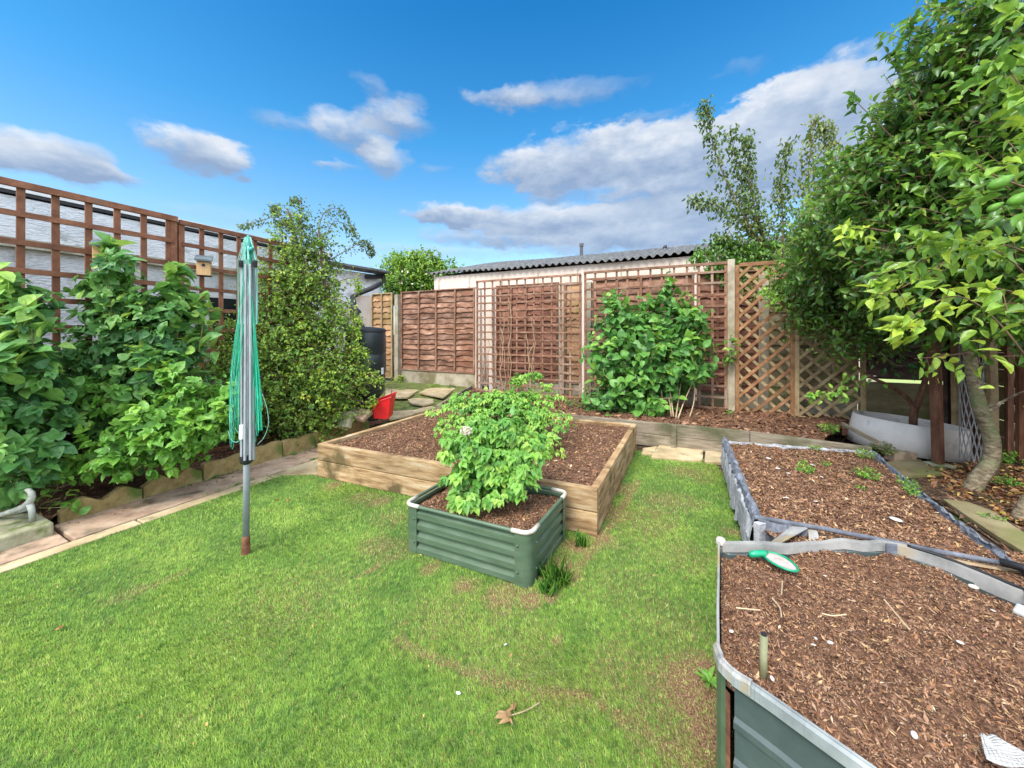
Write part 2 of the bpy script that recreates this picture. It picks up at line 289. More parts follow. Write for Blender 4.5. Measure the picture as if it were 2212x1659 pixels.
M['mint'] = mat('mint', [(.3, (.22, .55, .44)), (.7, (.36, .68, .58))], scale=20, rough=.5, bump=0, tintamt=.15)
M['cord'] = mat('cord', [(.3, (.01, .38, .20)), (.7, (.03, .52, .30))], scale=20, rough=.5, bump=0, tintamt=.3)
M['teal'] = mat('teal', [(.3, (.03, .22, .18)), (.7, (.06, .33, .27))], scale=20, rough=.4, bump=0, tintamt=.1)
M['green_plastic'] = mat('green_plastic', [(.3, (.0, .22, .10)), (.7, (.01, .32, .16))], scale=20, rough=.35, bump=0, tintamt=.1, spec=.5)
M['white'] = mat('white', [(.3, (.70, .69, .66)), (.7, (.82, .81, .79))], scale=8, rough=.6, bump=.1, tintamt=.04)
M['tub'] = mat('tub', [(.3, (.50, .45, .41)), (.5, (.58, .53, .49)), (.72, (.64, .59, .55))], scale=5, rough=.7, bump=.15, tintamt=.03, stain=((.36, .32, .28), 6, .6, .1))
M['newwood'] = mat('newwood', [(.3, (.48, .26, .10)), (.7, (.66, .42, .21))], scale=9, stretch=(6, 6, 1), rough=.7, bump=.2, tintamt=.08)
M['slate'] = mat('slate', [(.3, (.07, .09, .10)), (.7, (.14, .17, .18))], scale=9, rough=.7, bump=.2, tintamt=.08)
M['post_red'] = mat('post_red', [(.3, (.07, .028, .016)), (.5, (.15, .06, .032)), (.72, (.24, .12, .07))], scale=6, stretch=(5, 5, 1), rough=.8, bump=.4, tintamt=.08)
M['bark'] = mat('bark', [(.34, (.07, .05, .03)), (.5, (.20, .15, .09)), (.66, (.36, .30, .20))], scale=24, stretch=(1, 1, 2.2), rough=.9, bump=1, bscale=60, tintamt=.05, stain=((.16, .18, .07), 5, .5, .15))
M['bark_red'] = mat('bark_red', [(.3, (.06, .028, .016)), (.5, (.15, .07, .04)), (.72, (.27, .15, .09))], scale=20, stretch=(1, 1, .4), rough=.9, bump=.8, bscale=60, tintamt=.05)
M['stem'] = mat('stem', [(.3, (.10, .09, .03)), (.7, (.24, .22, .08))], scale=20, rough=.8, bump=.2, tintamt=.3)
M['stem_brown'] = mat('stem_brown', [(.3, (.09, .05, .03)), (.7, (.22, .13, .07))], scale=20, rough=.8, bump=.2, tintamt=.3)
M['cane'] = mat('cane', [(.3, (.32, .22, .12)), (.7, (.50, .38, .24))], scale=20, rough=.8, bump=.2, tintamt=.2)
M['pipe_olive'] = mat('pipe_olive', [(.3, (.14, .14, .07)), (.7, (.25, .24, .13))], scale=10, rough=.6, bump=.2, tintamt=.1)
M['glass'] = mat('glass', [(.3, (.015, .018, .022)), (.7, (.03, .035, .04))], scale=3, rough=.12, bump=0, tintamt=.1, spec=.6)
M['cloth'] = mat('cloth', [(.3, (.36, .35, .32)), (.7, (.46, .44, .41))], scale=14, rough=.9, bump=.15, bscale=60, tintamt=.04)
M['pebble'] = mat('pebble', [(.3, (.42, .38, .33)), (.7, (.62, .57, .50))], scale=60, rough=.85, bump=.3, bscale=200, tintamt=.1)
M['petal'] = mat('petal', [(.3, (.70, .52, .45)), (.7, (.85, .74, .66))], scale=40, rough=.7, bump=0, tintamt=.1)
M['leaf_bramble'] = leafmat('leaf_bramble', [(0, (.05, .15, .045)), (.4, (.11, .27, .065)), (.75, (.20, .38, .08)), (1, (.36, .52, .09))])
M['leaf_bright'] = leafmat('leaf_bright', [(0, (.07, .20, .03)), (.5, (.15, .34, .045)), (1, (.32, .50, .07))])
M['leaf_small'] = leafmat('leaf_small', [(0, (.06, .14, .02)), (.4, (.15, .29, .035)), (.75, (.29, .43, .05)), (1, (.52, .52, .05))])
M['leaf_pear'] = leafmat('leaf_pear', [(0, (.05, .13, .025)), (.4, (.12, .26, .035)), (.75, (.26, .42, .05)), (1, (.46, .58, .07))], rough=.33, trans=.38, spec=.5)
M['leaf_olive'] = leafmat('leaf_olive', [(0, (.06, .11, .03)), (.5, (.13, .20, .045)), (1, (.30, .30, .11))])
M['leaf_dark'] = leafmat('leaf_dark', [(0, (.010, .038, .010)), (.5, (.024, .085, .016)), (1, (.06, .17, .03))])
M['leaf_potato'] = leafmat('leaf_potato', [(0, (.05, .16, .03)), (.45, (.11, .28, .045)), (.8, (.21, .40, .06)), (1, (.34, .50, .09))])
M['leaf_fig'] = leafmat('leaf_fig', [(0, (.045, .14, .035)), (.5, (.11, .28, .05)), (1, (.28, .48, .07))])
M['grass'] = leafmat('grass', [(0, (.075, .16, .028)), (.25, (.165, .29, .045)), (.45, (.25, .38, .062)), (.60, (.34, .43, .078)), (.72, (.44, .52, .15)), (.80, (.34, .34, .12)), (.88, (.30, .19, .09)), (1, (.22, .11, .06))], rough=.5, trans=.2, spec=.25)
M['dry_leaf'] = leafmat('dry_leaf', [(0, (.22, .12, .05)), (1, (.40, .26, .12))], trans=.1)
M['dead'] = leafmat('dead', [(0, (.10, .04, .02)), (.4, (.28, .12, .05)), (.75, (.45, .25, .10)), (1, (.55, .42, .10))], trans=.1)

# ------------------------------------------------------------ ground, lawn, path, borders
def sheet(name, poly, z, m, kind='structure', nz=0, seg=1):
    b = MB(); b.face([(p[0], p[1], z) for p in poly], .5); return tag(b.build(name, m), kind=kind)
sheet('ground', [(-300, -300), (300, -300), (300, 300), (-300, 300)], -.012, M['earth'])
AF, BF, CF, DF = G(685, 958, .29), G(1290, 1058, .29), G(1375, 915, .29), G(955, 880, .29)
LAWN = [W(-2.2, -3.23), W(2.17, -3.23), AF, DF, CF, V((1.95, 3.62, 0)), V((1.89, 3.30, 0)), V((1.2, 1.8, 0)), V((.75, 1.25, 0)), V((.47, .75, 0)), V((.9, .2, 0)), V((.9, -1.2, 0))]
def inpoly(x, y, poly):
    ins = np.zeros(len(x), bool); k = len(poly)
    for i in range(k):
        x0, y0 = poly[i][0], poly[i][1]; x1, y1 = poly[(i+1) % k][0], poly[(i+1) % k][1]
        c = ((y0 > y) != (y1 > y)); xi = (x1-x0)*(y-y0)/((y1-y0) if abs(y1-y0) > 1e-9 else 1e-9)+x0; ins ^= c & (x < xi)
    return ins
def seglist(pts): return [(G(*pts[i]), G(*pts[i+1])) for i in range(len(pts)-1)]
DRY = [(G(px, py), rx, s) for px, py, rx, s in [
 (1500,1480,.16,.9),(1520,1440,.09,.8),(1540,1590,.10,.9),(1205,1385,.035,.8),(1210,1235,.10,1.0),(1250,1180,.10,.9),(1190,1290,.05,.9),
 (1450,1080,.20,.45),(1400,1130,.22,.35),(1480,1200,.2,.3),(780,1075,.14,.45),(850,1120,.16,.3),(870,1190,.12,.35),(1000,1265,.08,.7),(1080,1290,.07,.7),(930,1230,.06,.7),(1150,1300,.06,.8),(820,1180,.12,.45),(960,1330,.2,.25),(640,1300,.3,.2),(1100,1400,.25,.25),(1350,1450,.2,.35),(1420,1560,.14,.45),
 (1530,1650,.12,.6),(1350,1260,.22,.22),(1480,1020,.2,.5),(1320,1110,.12,.7),(1340,1060,.1,.7),(1300,1160,.08,.9),(720,1050,.1,.7),(820,1085,.07,.7),
 (1200,1500,.14,.22),(300,1275,.06,.35),(1450,1350,.2,.25),(1580,1150,.07,.6),(1110,1490,.12,.2)]]
DSEG = [(s, .020, .62) for s in seglist([(860,1385),(920,1415),(1000,1450),(1080,1475),(1180,1495),(1260,1500),(1330,1545),(1400,1590),(1470,1620),(1550,1650)])] \
     + [(s, .018, .55) for s in seglist([(770,1250),(830,1215),(880,1190)])] + [(s, .02, .45) for s in seglist([(270,1290),(340,1262),(400,1235)])] \
     + [(s, .03, .6) for s in seglist([(1230,1250),(1300,1165),(1380,1040)])]
def nz(x, y, s, o=0):
    return np.array([noise.noise((a*s+o, b*s, o)) for a, b in zip(x, y)])
_g = None
def gridnoise(x, y, s, o):                                          # fast lookup noise
    n = 220; gx = np.linspace(-5, 5, n); gv = np.array([[noise.fractal((a*s+o, b*s+o, o), 1, 2, 4) for a in gx] for b in gx])
    i = np.clip((x+5)/10*(n-1), 0, n-2); j = np.clip((y+5)/10*(n-1), 0, n-2); i0 = i.astype(int); j0 = j.astype(int); fx = i-i0; fy = j-j0
    return gv[j0, i0]*(1-fx)*(1-fy)+gv[j0, i0+1]*fx*(1-fy)+gv[j0+1, i0]*(1-fx)*fy+gv[j0+1, i0+1]*fx*fy
def dryness(x, y):
    d = np.zeros(len(x)); wob = gridnoise(x, y, 3.0, 1.7)
    for c, r_, s in DRY:
        q = np.sqrt((x-c[0])**2+(y-c[1])**2)/r_*(1+wob*.8); d = np.maximum(d, s*np.clip(1.35-q, 0, 1))
    for (p, q_), r_, s in DSEG:
        vx, vy = q_[0]-p[0], q_[1]-p[1]; t = np.clip(((x-p[0])*vx+(y-p[1])*vy)/(vx*vx+vy*vy), 0, 1)
        q = np.sqrt((x-p[0]-t*vx)**2+(y-p[1]-t*vy)**2)/r_*(1+wob*.9); d = np.maximum(d, s*np.clip(1.5-q, 0, 1))
    return np.clip(d + wob*.10, 0, 1)
def grass_mat_ground():
    m, t, n, l, b = newmat('turf'); at = n.new('ShaderNodeAttribute'); at.attribute_name = 'dry'
    tc = n.new('ShaderNodeTexCoord'); ns = n.new('ShaderNodeTexNoise'); ns.inputs['Scale'].default_value = 160; ns.inputs['Detail'].default_value = 4; l(tc.outputs['Object'], ns.inputs[0])
    g = ramp(n, [(.35, (.05, .095, .02)), (.65, (.14, .21, .045))]); d = ramp(n, [(.35, (.08, .04, .025)), (.5, (.17, .09, .05)), (.65, (.32, .20, .12))]); l(ns.outputs['Fac'], g.inputs[0]); l(ns.outputs['Fac'], d.inputs[0])
    mx = n.new('ShaderNodeMix'); mx.data_type = 'RGBA'; l(at.outputs['Fac'], mx.inputs[0]); l(g.outputs[0], mx.inputs[6]); l(d.outputs[0], mx.inputs[7]); l(mx.outputs[2], b.inputs['Base Color'])
    b.inputs['Roughness'].default_value = .95; b.inputs['Specular IOR Level'].default_value = .1; return m
def lawn():
    st = .04; xs = np.arange(-5.5, 2.4, st); ys = np.arange(-1.8, 5.0, st); gx, gy = np.meshgrid(xs, ys); gx = gx.ravel(); gy = gy.ravel()
    w = len(xs); v = np.stack([gx, gy, np.zeros_like(gx)], 1)
    cx_, cy_ = gx+st/2, gy+st/2; ok = inpoly(cx_, cy_, LAWN); ok[(np.arange(len(gx)) % w) == w-1] = False; ok[-w:] = False
    i = np.nonzero(ok)[0]; ff = np.stack([i, i+1, i+w+1, i+w], 1)
    o = np_mesh('lawn', v, ff.ravel(), np.full(len(i), 4), np.zeros(len(i)), grass_mat_ground()); tag(o, kind='structure')
    a = o.data.attributes.new('dry', 'FLOAT', 'POINT'); a.data.foreach_set('value', np.clip(dryness(gx, gy)*1.3, 0, 1).astype(np.float32))
lawn()
def grass_blades():
    out = []
    for (ymin, ymax, dn) in ((.85, 1.5, 70000), (1.5, 2.3, 42000), (2.3, 4.2, 20000)):
        x = rng.uniform(-4.4, 2.2, int(6.6*(ymax-ymin)*dn)); y = rng.uniform(ymin, ymax, len(x))
        k = (np.abs(x/y) < 1.42) & inpoly(x, y, LAWN); x, y = x[k], y[k]
        bed = [V((AF[0], AF[1])), V((BF[0], BF[1])), V((CF[0], CF[1])), V((DF[0], DF[1]))]; k = ~inpoly(x, y, bed)
        pl = [(-.60, 2.13), (.088, 1.81), (.335, 2.29), (-.355, 2.62)]; k &= ~inpoly(x, y, pl); x, y = x[k], y[k]
        out.append(np.stack([x, y, np.full(len(x), (1.0 if ymin < 1.4 else 1.25 if ymin < 2 else 1.7))], 1))
    A = np.concatenate(out); x, y, s = A.T; d = dryness(x, y); keep = rng.random(len(x)) > d*.62; x, y, s, d = x[keep], y[keep], s[keep], d[keep]
    n = len(x); g1 = gridnoise(x, y, 1.1, 4.0); g2 = gridnoise(x, y, 6.0, 9.0)
    ang = 2.2 + g1*2.0 + rng.normal(0, .7, n); lean = rng.uniform(.35, 1.0, n); h = rng.uniform(.007, .013, n)*(1-.4*d)*(1+g2*.25)
    D = np.stack([np.cos(ang)*lean, np.sin(ang)*lean, np.ones(n)], 1); D = nrm(D)
    S = nrm(np.cross(D, np.stack([rng.normal(0, .5, n), -np.ones(n), rng.normal(.4, .3, n)], 1)))
    w = .0013*s*rng.uniform(.7, 1.3, n); p = np.stack([x, y, np.zeros(n)], 1)
    v = np.stack([p-S*w[:, None], p+S*w[:, None], p+D*(h*np.sqrt(s)*1.25)[:, None]], 1).reshape(-1, 3)
    g3 = gridnoise(x, y, 2.6, 14.0); t = np.clip(rng.beta(2.0, 2.6, n)*.54 + g1*.22 + g2*.14 + g3*.20 + .02, 0, .72); dd = rng.random(n) < d*.85 + .015 + np.clip(g2, 0, 1)*.06
    ca, sa = math.cos(.6), math.sin(.6); cu = np.floor((x*ca+y*sa)/.020).astype(np.int64); cv_ = np.floor((-x*sa+y*ca)/.012 + (cu % 2)*.5).astype(np.int64)
    hf = np.sin(cu*127.1+cv_*311.7+.3)*43758.5453; hsh = (hf-np.floor(hf))*1024; hole = hsh < 95; t = np.where((hsh > 880), np.clip(t-.25, 0, 1), t); t = np.where((hsh > 380) & (hsh < 480), np.clip(t+.16, 0, .72), t)
    t = np.where(dd, rng.uniform(.72, 1, n), t); kk = ~(hole & (rng.random(n) < .85))
    v = v.reshape(-1, 3, 3)[kk].reshape(-1, 3); t = t[kk]; n = len(t)
    o = np_mesh('grass', v, np.arange(3*n), np.full(n, 3), t, M['grass']); tag(o, 'short bright green lawn grass with brown worn patches', 'grass', kind='stuff')
grass_blades()
def path():
    b = MB(); aa = [-1.9, -.95, -.04, .864, 1.78, 2.60, 3.3, 4.1, 4.9]
    for i in range(len(aa)-1):
        j = [random.uniform(-.012, .012) for _ in range(4)]
        q = [W(aa[i]+.008, -3.69), W(aa[i+1]-.008, -3.69+j[0]), W(aa[i+1]-.008+j[2], -3.335), W(aa[i]+.008+j[1], -3.335)]
        b.prism([(p.x, p.y) for p in q], -.03, .012+random.uniform(-.003, .004))
    tag(b.build('path', M['slab_pink'], bevel=.006), kind='structure')
    b = MB(); a_ = -1.9
    while a_ < 2.25:
        L = random.uniform(.8, 1.1); q = [W(a_+.006, -3.325), W(min(a_+L, 2.3)-.006, -3.325), W(min(a_+L, 2.3)-.006, -3.225), W(a_+.006, -3.225)]; b.prism([(p.x, p.y) for p in q], -.03, .010); a_ += L
    tag(b.build('path_edge', M['slab_tan'], bevel=.005), kind='structure')
    b = MB(); q = [W(2.05, -3.31), W(2.75, -3.31), W(2.75, -2.96), W(2.2, -2.96), W(2.05, -3.2)]; b.prism([(p.x, p.y) for p in q], -.03, .014)
    q = [W(2.77, -3.31), W(3.6, -3.31), W(3.6, -2.96), W(2.77, -2.96)]; b.prism([(p.x, p.y) for p in q], -.03, .011); q = [W(3.62, -3.31), W(4.6, -3.31), W(4.6, -2.96), W(3.62, -2.96)]; b.prism([(p.x, p.y) for p in q], -.03, .013)
    tag(b.build('paving', M['slab_tan'], bevel=.005), kind='structure')
path()
def bumpy(name, poly, z, amp, m, seg=110, rings=40, fr=6, chips=0, csize=(.004, .012), parent=None, seed=0, kind=None, zfun=None, mound=0, noedge=False, brownchips=1.0):
    c = sum((V((p[0], p[1], 0)) for p in poly), V())/len(poly); per = []
    ed = [(V((poly[i][0], poly[i][1], 0)), V((poly[(i+1) % len(poly)][0], poly[(i+1) % len(poly)][1], 0))) for i in range(len(poly))]
    tot = sum((q-p).length for p, q in ed)
    for p, q in ed:
        k = max(2, int(seg*(q-p).length/tot))
        for i in range(k): per.append(p.lerp(q, i/k))
    def zz(x, y):
        b_ = zfun(x, y) if zfun else z
        return b_ + amp*(noise.fractal((x*fr+seed, y*fr, seed), .8, 2.1, 5)) 
    v = [(c.x, c.y, zz(c.x, c.y)+mound)]; f = []; k = len(per)
    for r_ in range(1, rings+1):
        s = r_/rings
        for p in per: q = c.lerp(p, s); v.append((q.x, q.y, zz(q.x, q.y)*1.0+mound*(1-s*s)))
    for i in range(k): f.append((0, 1+i, 1+(i+1) % k))
    for r_ in range(rings-1):
        for i in range(k): j = (i+1) % k; f.append((1+r_*k+i, 1+(r_+1)*k+i, 1+(r_+1)*k+j, 1+r_*k+j))
    v = np.array(v); sizes = np.array([len(q) for q in f]); flat = np.concatenate([np.array(q) for q in f])
    o = np_mesh(name, v, flat, sizes, np.full(len(f), .5), m, parent, smooth=True)
    if kind: tag(o, kind=kind)
    if chips:                                                       # bark and grit on the surface, in the same mesh as a second material
        x = rng.uniform(min(p[0] for p in poly), max(p[0] for p in poly), chips*2); y = rng.uniform(min(p[1] for p in poly), max(p[1] for p in poly), chips*2)
        ki = inpoly(x, y, poly); x, y = x[ki][:chips], y[ki][:chips]; n = len(x)
        z_ = np.array([zz(a, b) for a, b in zip(x, y)])
        if mound: z_ += mound*.6
        s = rng.uniform(csize[0], csize[1], n)*rng.choice([1, 1, 1, 1, 1, 1.5, 2.6], n); el_ = rng.uniform(.25, .9, n); th = rng.normal(.9, .9, n)
        Nn = nrm(np.stack([rng.normal(0, .45, n), rng.normal(0, .45, n), np.ones(n)], 1)); D = np.stack([np.cos(th), np.sin(th), np.zeros(n)], 1)
        S = nrm(np.cross(Nn, D)); D = np.cross(S, Nn); p = np.stack([x, y, z_+.002+rng.uniform(0, .004, n)], 1)
        pts = [p - D*s[:, None]*1.25, p + S*(s*el_)[:, None]*.55 - D*s[:, None]*rng.uniform(-.3, .5, (n, 1)), p + D*s[:, None]*1.25, p - S*(s*el_)[:, None]*.55 + D*s[:, None]*rng.uniform(-.4, .4, (n, 1)) ]
        vv = np.stack(pts, 1).reshape(-1, 3)
        # stack into one mesh
        off = len(v); v2 = np.concatenate([v, vv]); fl2 = np.concatenate([flat, np.arange(4*n)+off]); sz2 = np.concatenate([sizes, np.full(n, 4)])
        tn = np.concatenate([np.full(len(f), .5), np.clip(rng.beta(1.8, 1.9, n)*.93*brownchips + (rng.random(n) < .008)*.4, 0, 1)])
        old = o.data; o2 = np_mesh(name, v2, fl2, sz2, tn, m, parent); o2.data.materials.append(M['chips'])
        mi = np.concatenate([np.zeros(len(f)), np.ones(n)]).astype(np.int32); o2.data.polygons.foreach_set('material_index', mi)
        o2.data.update()
        if kind: tag(o2, kind=kind)
        bpy.data.objects.remove(o); bpy.data.meshes.remove(old); o2.name = name; o = o2
    return o
bumpy('border_soil', [W(-.5, -3.72), W(4.6, -3.72), W(4.6, -4.5), W(-.5, -4.5)], .05, .025, M['soil'], chips=9000, csize=(.005, .015), kind='structure')

# kerb stones
def edging(a0, a1, b, h, lab, tilt=0.0, wave=True):
    t = thing('edging_stone', lab, 'edging stone', W((a0+a1)/2, b, 0), 'scalloped stones edging the left border')
    m = MB(); n = 14; fr, bk = [], []
    for i in range(n+1):
        s = i/n; a = a0+(a1-a0)*s; z = h*(.62+.38*math.sin(math.pi*(s*2 if wave else s))**2 if wave else .95+.05*math.sin(s*9)) 
        fr.append((W(a, b), z)); bk.append((W(a, b-.055), z))
    tl = W(0, -1)*tilt
    for i in range(n):
        (p, z0), (q, z1) = fr[i], fr[i+1]; (p2, _), (q2, _) = bk[i], bk[i+1]
        A, B = V((p.x, p.y, -.03)), V((q.x, q.y, -.03)); C_, D_ = V((q.x, q.y, z1))+tl, V((p.x, p.y, z0))+tl
        A2, B2 = V((p2.x, p2.y, -.03)), V((q2.x, q2.y, -.03)); C2, D2 = V((q2.x, q2.y, z1))+tl, V((p2.x, p2.y, z0))+tl
        m.face([A, B, C_, D_], .5); m.face([D_, C_, C2, D2], .5); m.face([B2, A2, D2, C2], .5)
        if i == 0: m.face([A2, A, D_, D2], .5)
        if i == n-1: m.face([B, B2, C2, C_], .5)
    m.build('stone', M['edging'], t, smooth=False)
es = [(.90, 1.30, .14, 'mossy scalloped edging stone right beside the concrete plinth', 0, True), (1.31, 1.68, .15, 'brown edging stone under the overhanging leaves, second from the plinth', .01, True),
      (1.69, 2.02, .15, 'shaded edging stone left of the washing line pole', 0, False), (2.03, 2.36, .17, 'yellow edging stone with a hollow behind the washing line pole', .02, False),
      (2.37, 2.72, .16, 'tan flat edging stone just right of the washing line pole', .015, False), (2.73, 3.08, .17, 'upright tan edging stone in front of the bushy shrub', .02, False), (3.10, 3.5, .16, 'edging stone almost touching the timber bed corner', .05, False)]
for a0, a1, h, lab, tl, wv in es: edging(a0, a1, -3.69, h, lab, tl, wv)
# concrete plinth with a cast stone scroll piece
t = thing('plinth', 'mossy concrete plinth block at the left end of the path', 'plinth', W(.3, -3.7))
m = MB(); q = [W(-.6, -3.52), W(.835, -3.52), W(.835, -3.98), W(-.6, -3.98)]; m.prism([(p.x, p.y) for p in q], -.02, .09); m.build('block', M['concrete_moss'], t, bevel=.012)
t = thing('stone_ornament', 'grey cast stone scroll with a curled end on the concrete plinth', 'garden ornament', G(64, 1130, .09))
YS = 2.28
pts = [(-90,1128),(-30,1118),(0,1112),(30,1103),(52,1094),(64,1084),(69,1074),(68,1065),(62,1059),(55,1058)]
m = MB().tube([P(x, y, YS+.02*(i < 3)) for i, (x, y) in enumerate(pts)], [.014, .014, .014, .015, .017, .019, .017, .015, .013, .008], 12); m.build('scroll', M['stone_grey'], t, smooth=True)
m = MB().tube([P(63, 1086, YS), P(69, 1103, YS), P(70, 1125, YS)], [.016, .015, .014], 10).tube([P(-90, 1134, YS+.12), P(20, 1112, YS+.12), P(62, 1098, YS+.1)], .014, 8); m.build('foot', M['stone_grey'], t, smooth=True)

# ------------------------------------------------------------ left building
def wbox(m, a0, a1, b0, b1, z0, z1, t=.5):
    q = [W(a0, b0), W(a1, b0), W(a1, b1), W(a0, b1)]; m.prism([(p.x, p.y) for p in q], z0, z1, t)
bt = thing('white_outbuilding', 'long white rendered outbuilding behind the left trellis', 'building', W(1.5, -5.3))
BW = -5.2
m = MB(); wbox(m, -1.5, 4.0, -7.8, BW, 0, 2.42); wl = m.build('wall', M['white_wall'], bt)
m = MB(); wbox(m, -1.6, 4.08, -7.9, BW+.018, 2.435, 2.46); re_ = m; m = MB(); wbox(m, -1.6, 4.1, -7.9, BW+.025, 2.465, 2.54)
rf_ = m.build('roof', M['white'], bt); re_.build('roof_edge', M['black'], rf_)
m = MB(); wbox(m, -1.5, 3.6, BW+.003, BW+.06, 1.98, 2.06); m.build('ledge', M['ledge'], bt)
for a0, a1, z0, z1 in ((1.98, 2.22, 1.1, 1.68), (2.42, 2.72, .95, 1.68), (2.86, 3.06, .85, 1.66), (3.3, 3.6, .9, 1.66)):
    m = MB(); wbox(m, a0-.04, a1+.04, BW+.003, BW+.03, z0-.04, z1+.04); w_ = m.build('window', M['white'], bt)
    m = MB(); wbox(m, a0, a1, BW+.033, BW+.038, z0, z1); m.build('pane', M['glass'], w_)
# far building with black gutter, behind the bushy shrub
ft = thing('white_shed', 'white shed with black gutter and downpipe right of the bushy shrub', 'shed', P(780, 800, 9.6))
m = MB(); a = P(640, 600, 8.4); b_ = P(822, 600, 10.2); c_ = b_ + V((-2.5, 3, 0)); d_ = a + V((-2.5, 3, 0))
zt = P(822, 595, 10.2).z
m.prism([(p.x, p.y) for p in (a, b_, c_, d_)], 0, zt); m.build('wall', M['white_wall'], ft)
m = MB(); m.beam(P(640, 558, 8.3)+V((0, 0, 0)), P(832, 590, 10.1), .5, .05); m.build('roof', M['asbestos'], ft)
m = MB().tube([P(790, 598, 9.6), P(830, 597, 10.1)], .06, 8).tube([P(829, 598, 10.0), P(829, 612, 10.0)], .05, 8); m.build('gutter', M['black'], ft)
lt = thing('lean_to', 'small pale boarded lean-to with a black sloping gutter', 'shed', P(805, 800, 9.2))
m = MB(); q = [P(770, 650, 8.95), P(808, 640, 9.25), P(808, 640, 9.25)+V((-.3, 1, 0)), P(770, 650, 8.95)+V((-.3, 1, 0))]
m.prism([(p.x, p.y) for p in q], 0, P(800, 640, 9.2).z); m.build('wall', M['shed_wall'], lt)
m = MB().tube([P(824, 612, 9.3), P(800, 624, 9.1), P(775, 634, 8.9), P(764, 640, 8.85), P(762, 660, 8.85), P(762, 690, 8.85)], .06, 8); m.build('gutter', M['black'], lt, smooth=True)

# ------------------------------------------------------------ trellis, fences, posts
VZ = V((0, 0, 1))
def trellis(p0, p1, z0, z1, xs, zs, w, th, mt, lab, fw=None, name='trellis', grp=None, wob=.003):
    """xs: 0..1 positions of the uprights, zs of the rails"""
    p0, p1 = V(p0), V(p1); d = (p1-p0).normalized(); nr = V((d.y, -d.x, 0))
    if nr.y > 0: nr = -nr
    t = thing(name, lab, 'trellis', ((p0+p1)/2).to_tuple()[:2]+(z0,), grp); fw = fw or w*1.25
    def Q(s, z, o=0): q = p0.lerp(p1, s); return V((q.x, q.y, z)) + nr*o
    L = (p1-p0).length
    m = MB(); m.beam(Q(0, z0), Q(0, z1), th*1.6, fw, up=d); m.beam(Q(1, z0), Q(1, z1), th*1.6, fw, up=d)
    m.beam(Q(0, z1, th*.9)-d*fw/2, Q(1, z1, th*.9)+d*fw/2, th*1.7, fw); m.beam(Q(0, z0, th*.85)-d*fw/2, Q(1, z0, th*.85)+d*fw/2, th*1.5, fw)
    m.build('frame', mt, t, bevel=.002)
    m = MB()
    for s in xs:
        j = random.uniform(-wob, wob); m.beam(Q(s+j, z0, 0), Q(s-j, z1, 0), th, w, up=d)
    for z in zs:
        j = random.uniform(-wob, wob)*2; m.beam(Q(0, z-j, th), Q(1, z+j, th), th*1.1, w)
    m.build('lattice', mt, t)
    return t
BT = -4.4
uz = [2.32-.205*i for i in range(0, 9)]
trellis(W(-.05, BT), W(1.77, BT), .35, 2.33, [i/10.7+.045 for i in range(0, 11)], uz[1:] , .040, .018, M['trellis_stain'], 'long reddish brown square trellis on the left, nearest the camera', grp='square trellis panels along the left fence')
trellis(W(1.83, BT), W(2.92, BT), .35, 2.31, [i/6.5 for i in range(1, 7)], [z-.015 for z in uz[1:]], .036, .018, M['trellis_stain'], 'shorter brown square trellis panel behind the washing line', grp='square trellis panels along the left fence')
m = MB(); wbox(m, 1.79, 1.815, BT-.05, BT-.02, 0, 2.33)
tag(m.build('trellis_post', M['trellis_stain']), 'thin brown post in the gap between the two left trellis panels', 'post')
# low boards behind the bramble
t = thing('board_fence', 'dark low board fence hidden behind the bramble leaves', 'fence', W(1.4, -4.5))
m = MB(); 
for k in range(4): wbox(m, -.6, 4.4, -4.52, -4.50, .03+.14*k, .155+.14*k, t=random.random())
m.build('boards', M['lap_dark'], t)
for a_ in (-.2, 1.3, 2.8, 4.2): m = MB(); wbox(m, a_, a_+.07, -4.497, -4.45, 0, .62); m.build('post', M['lap_dark'], t)

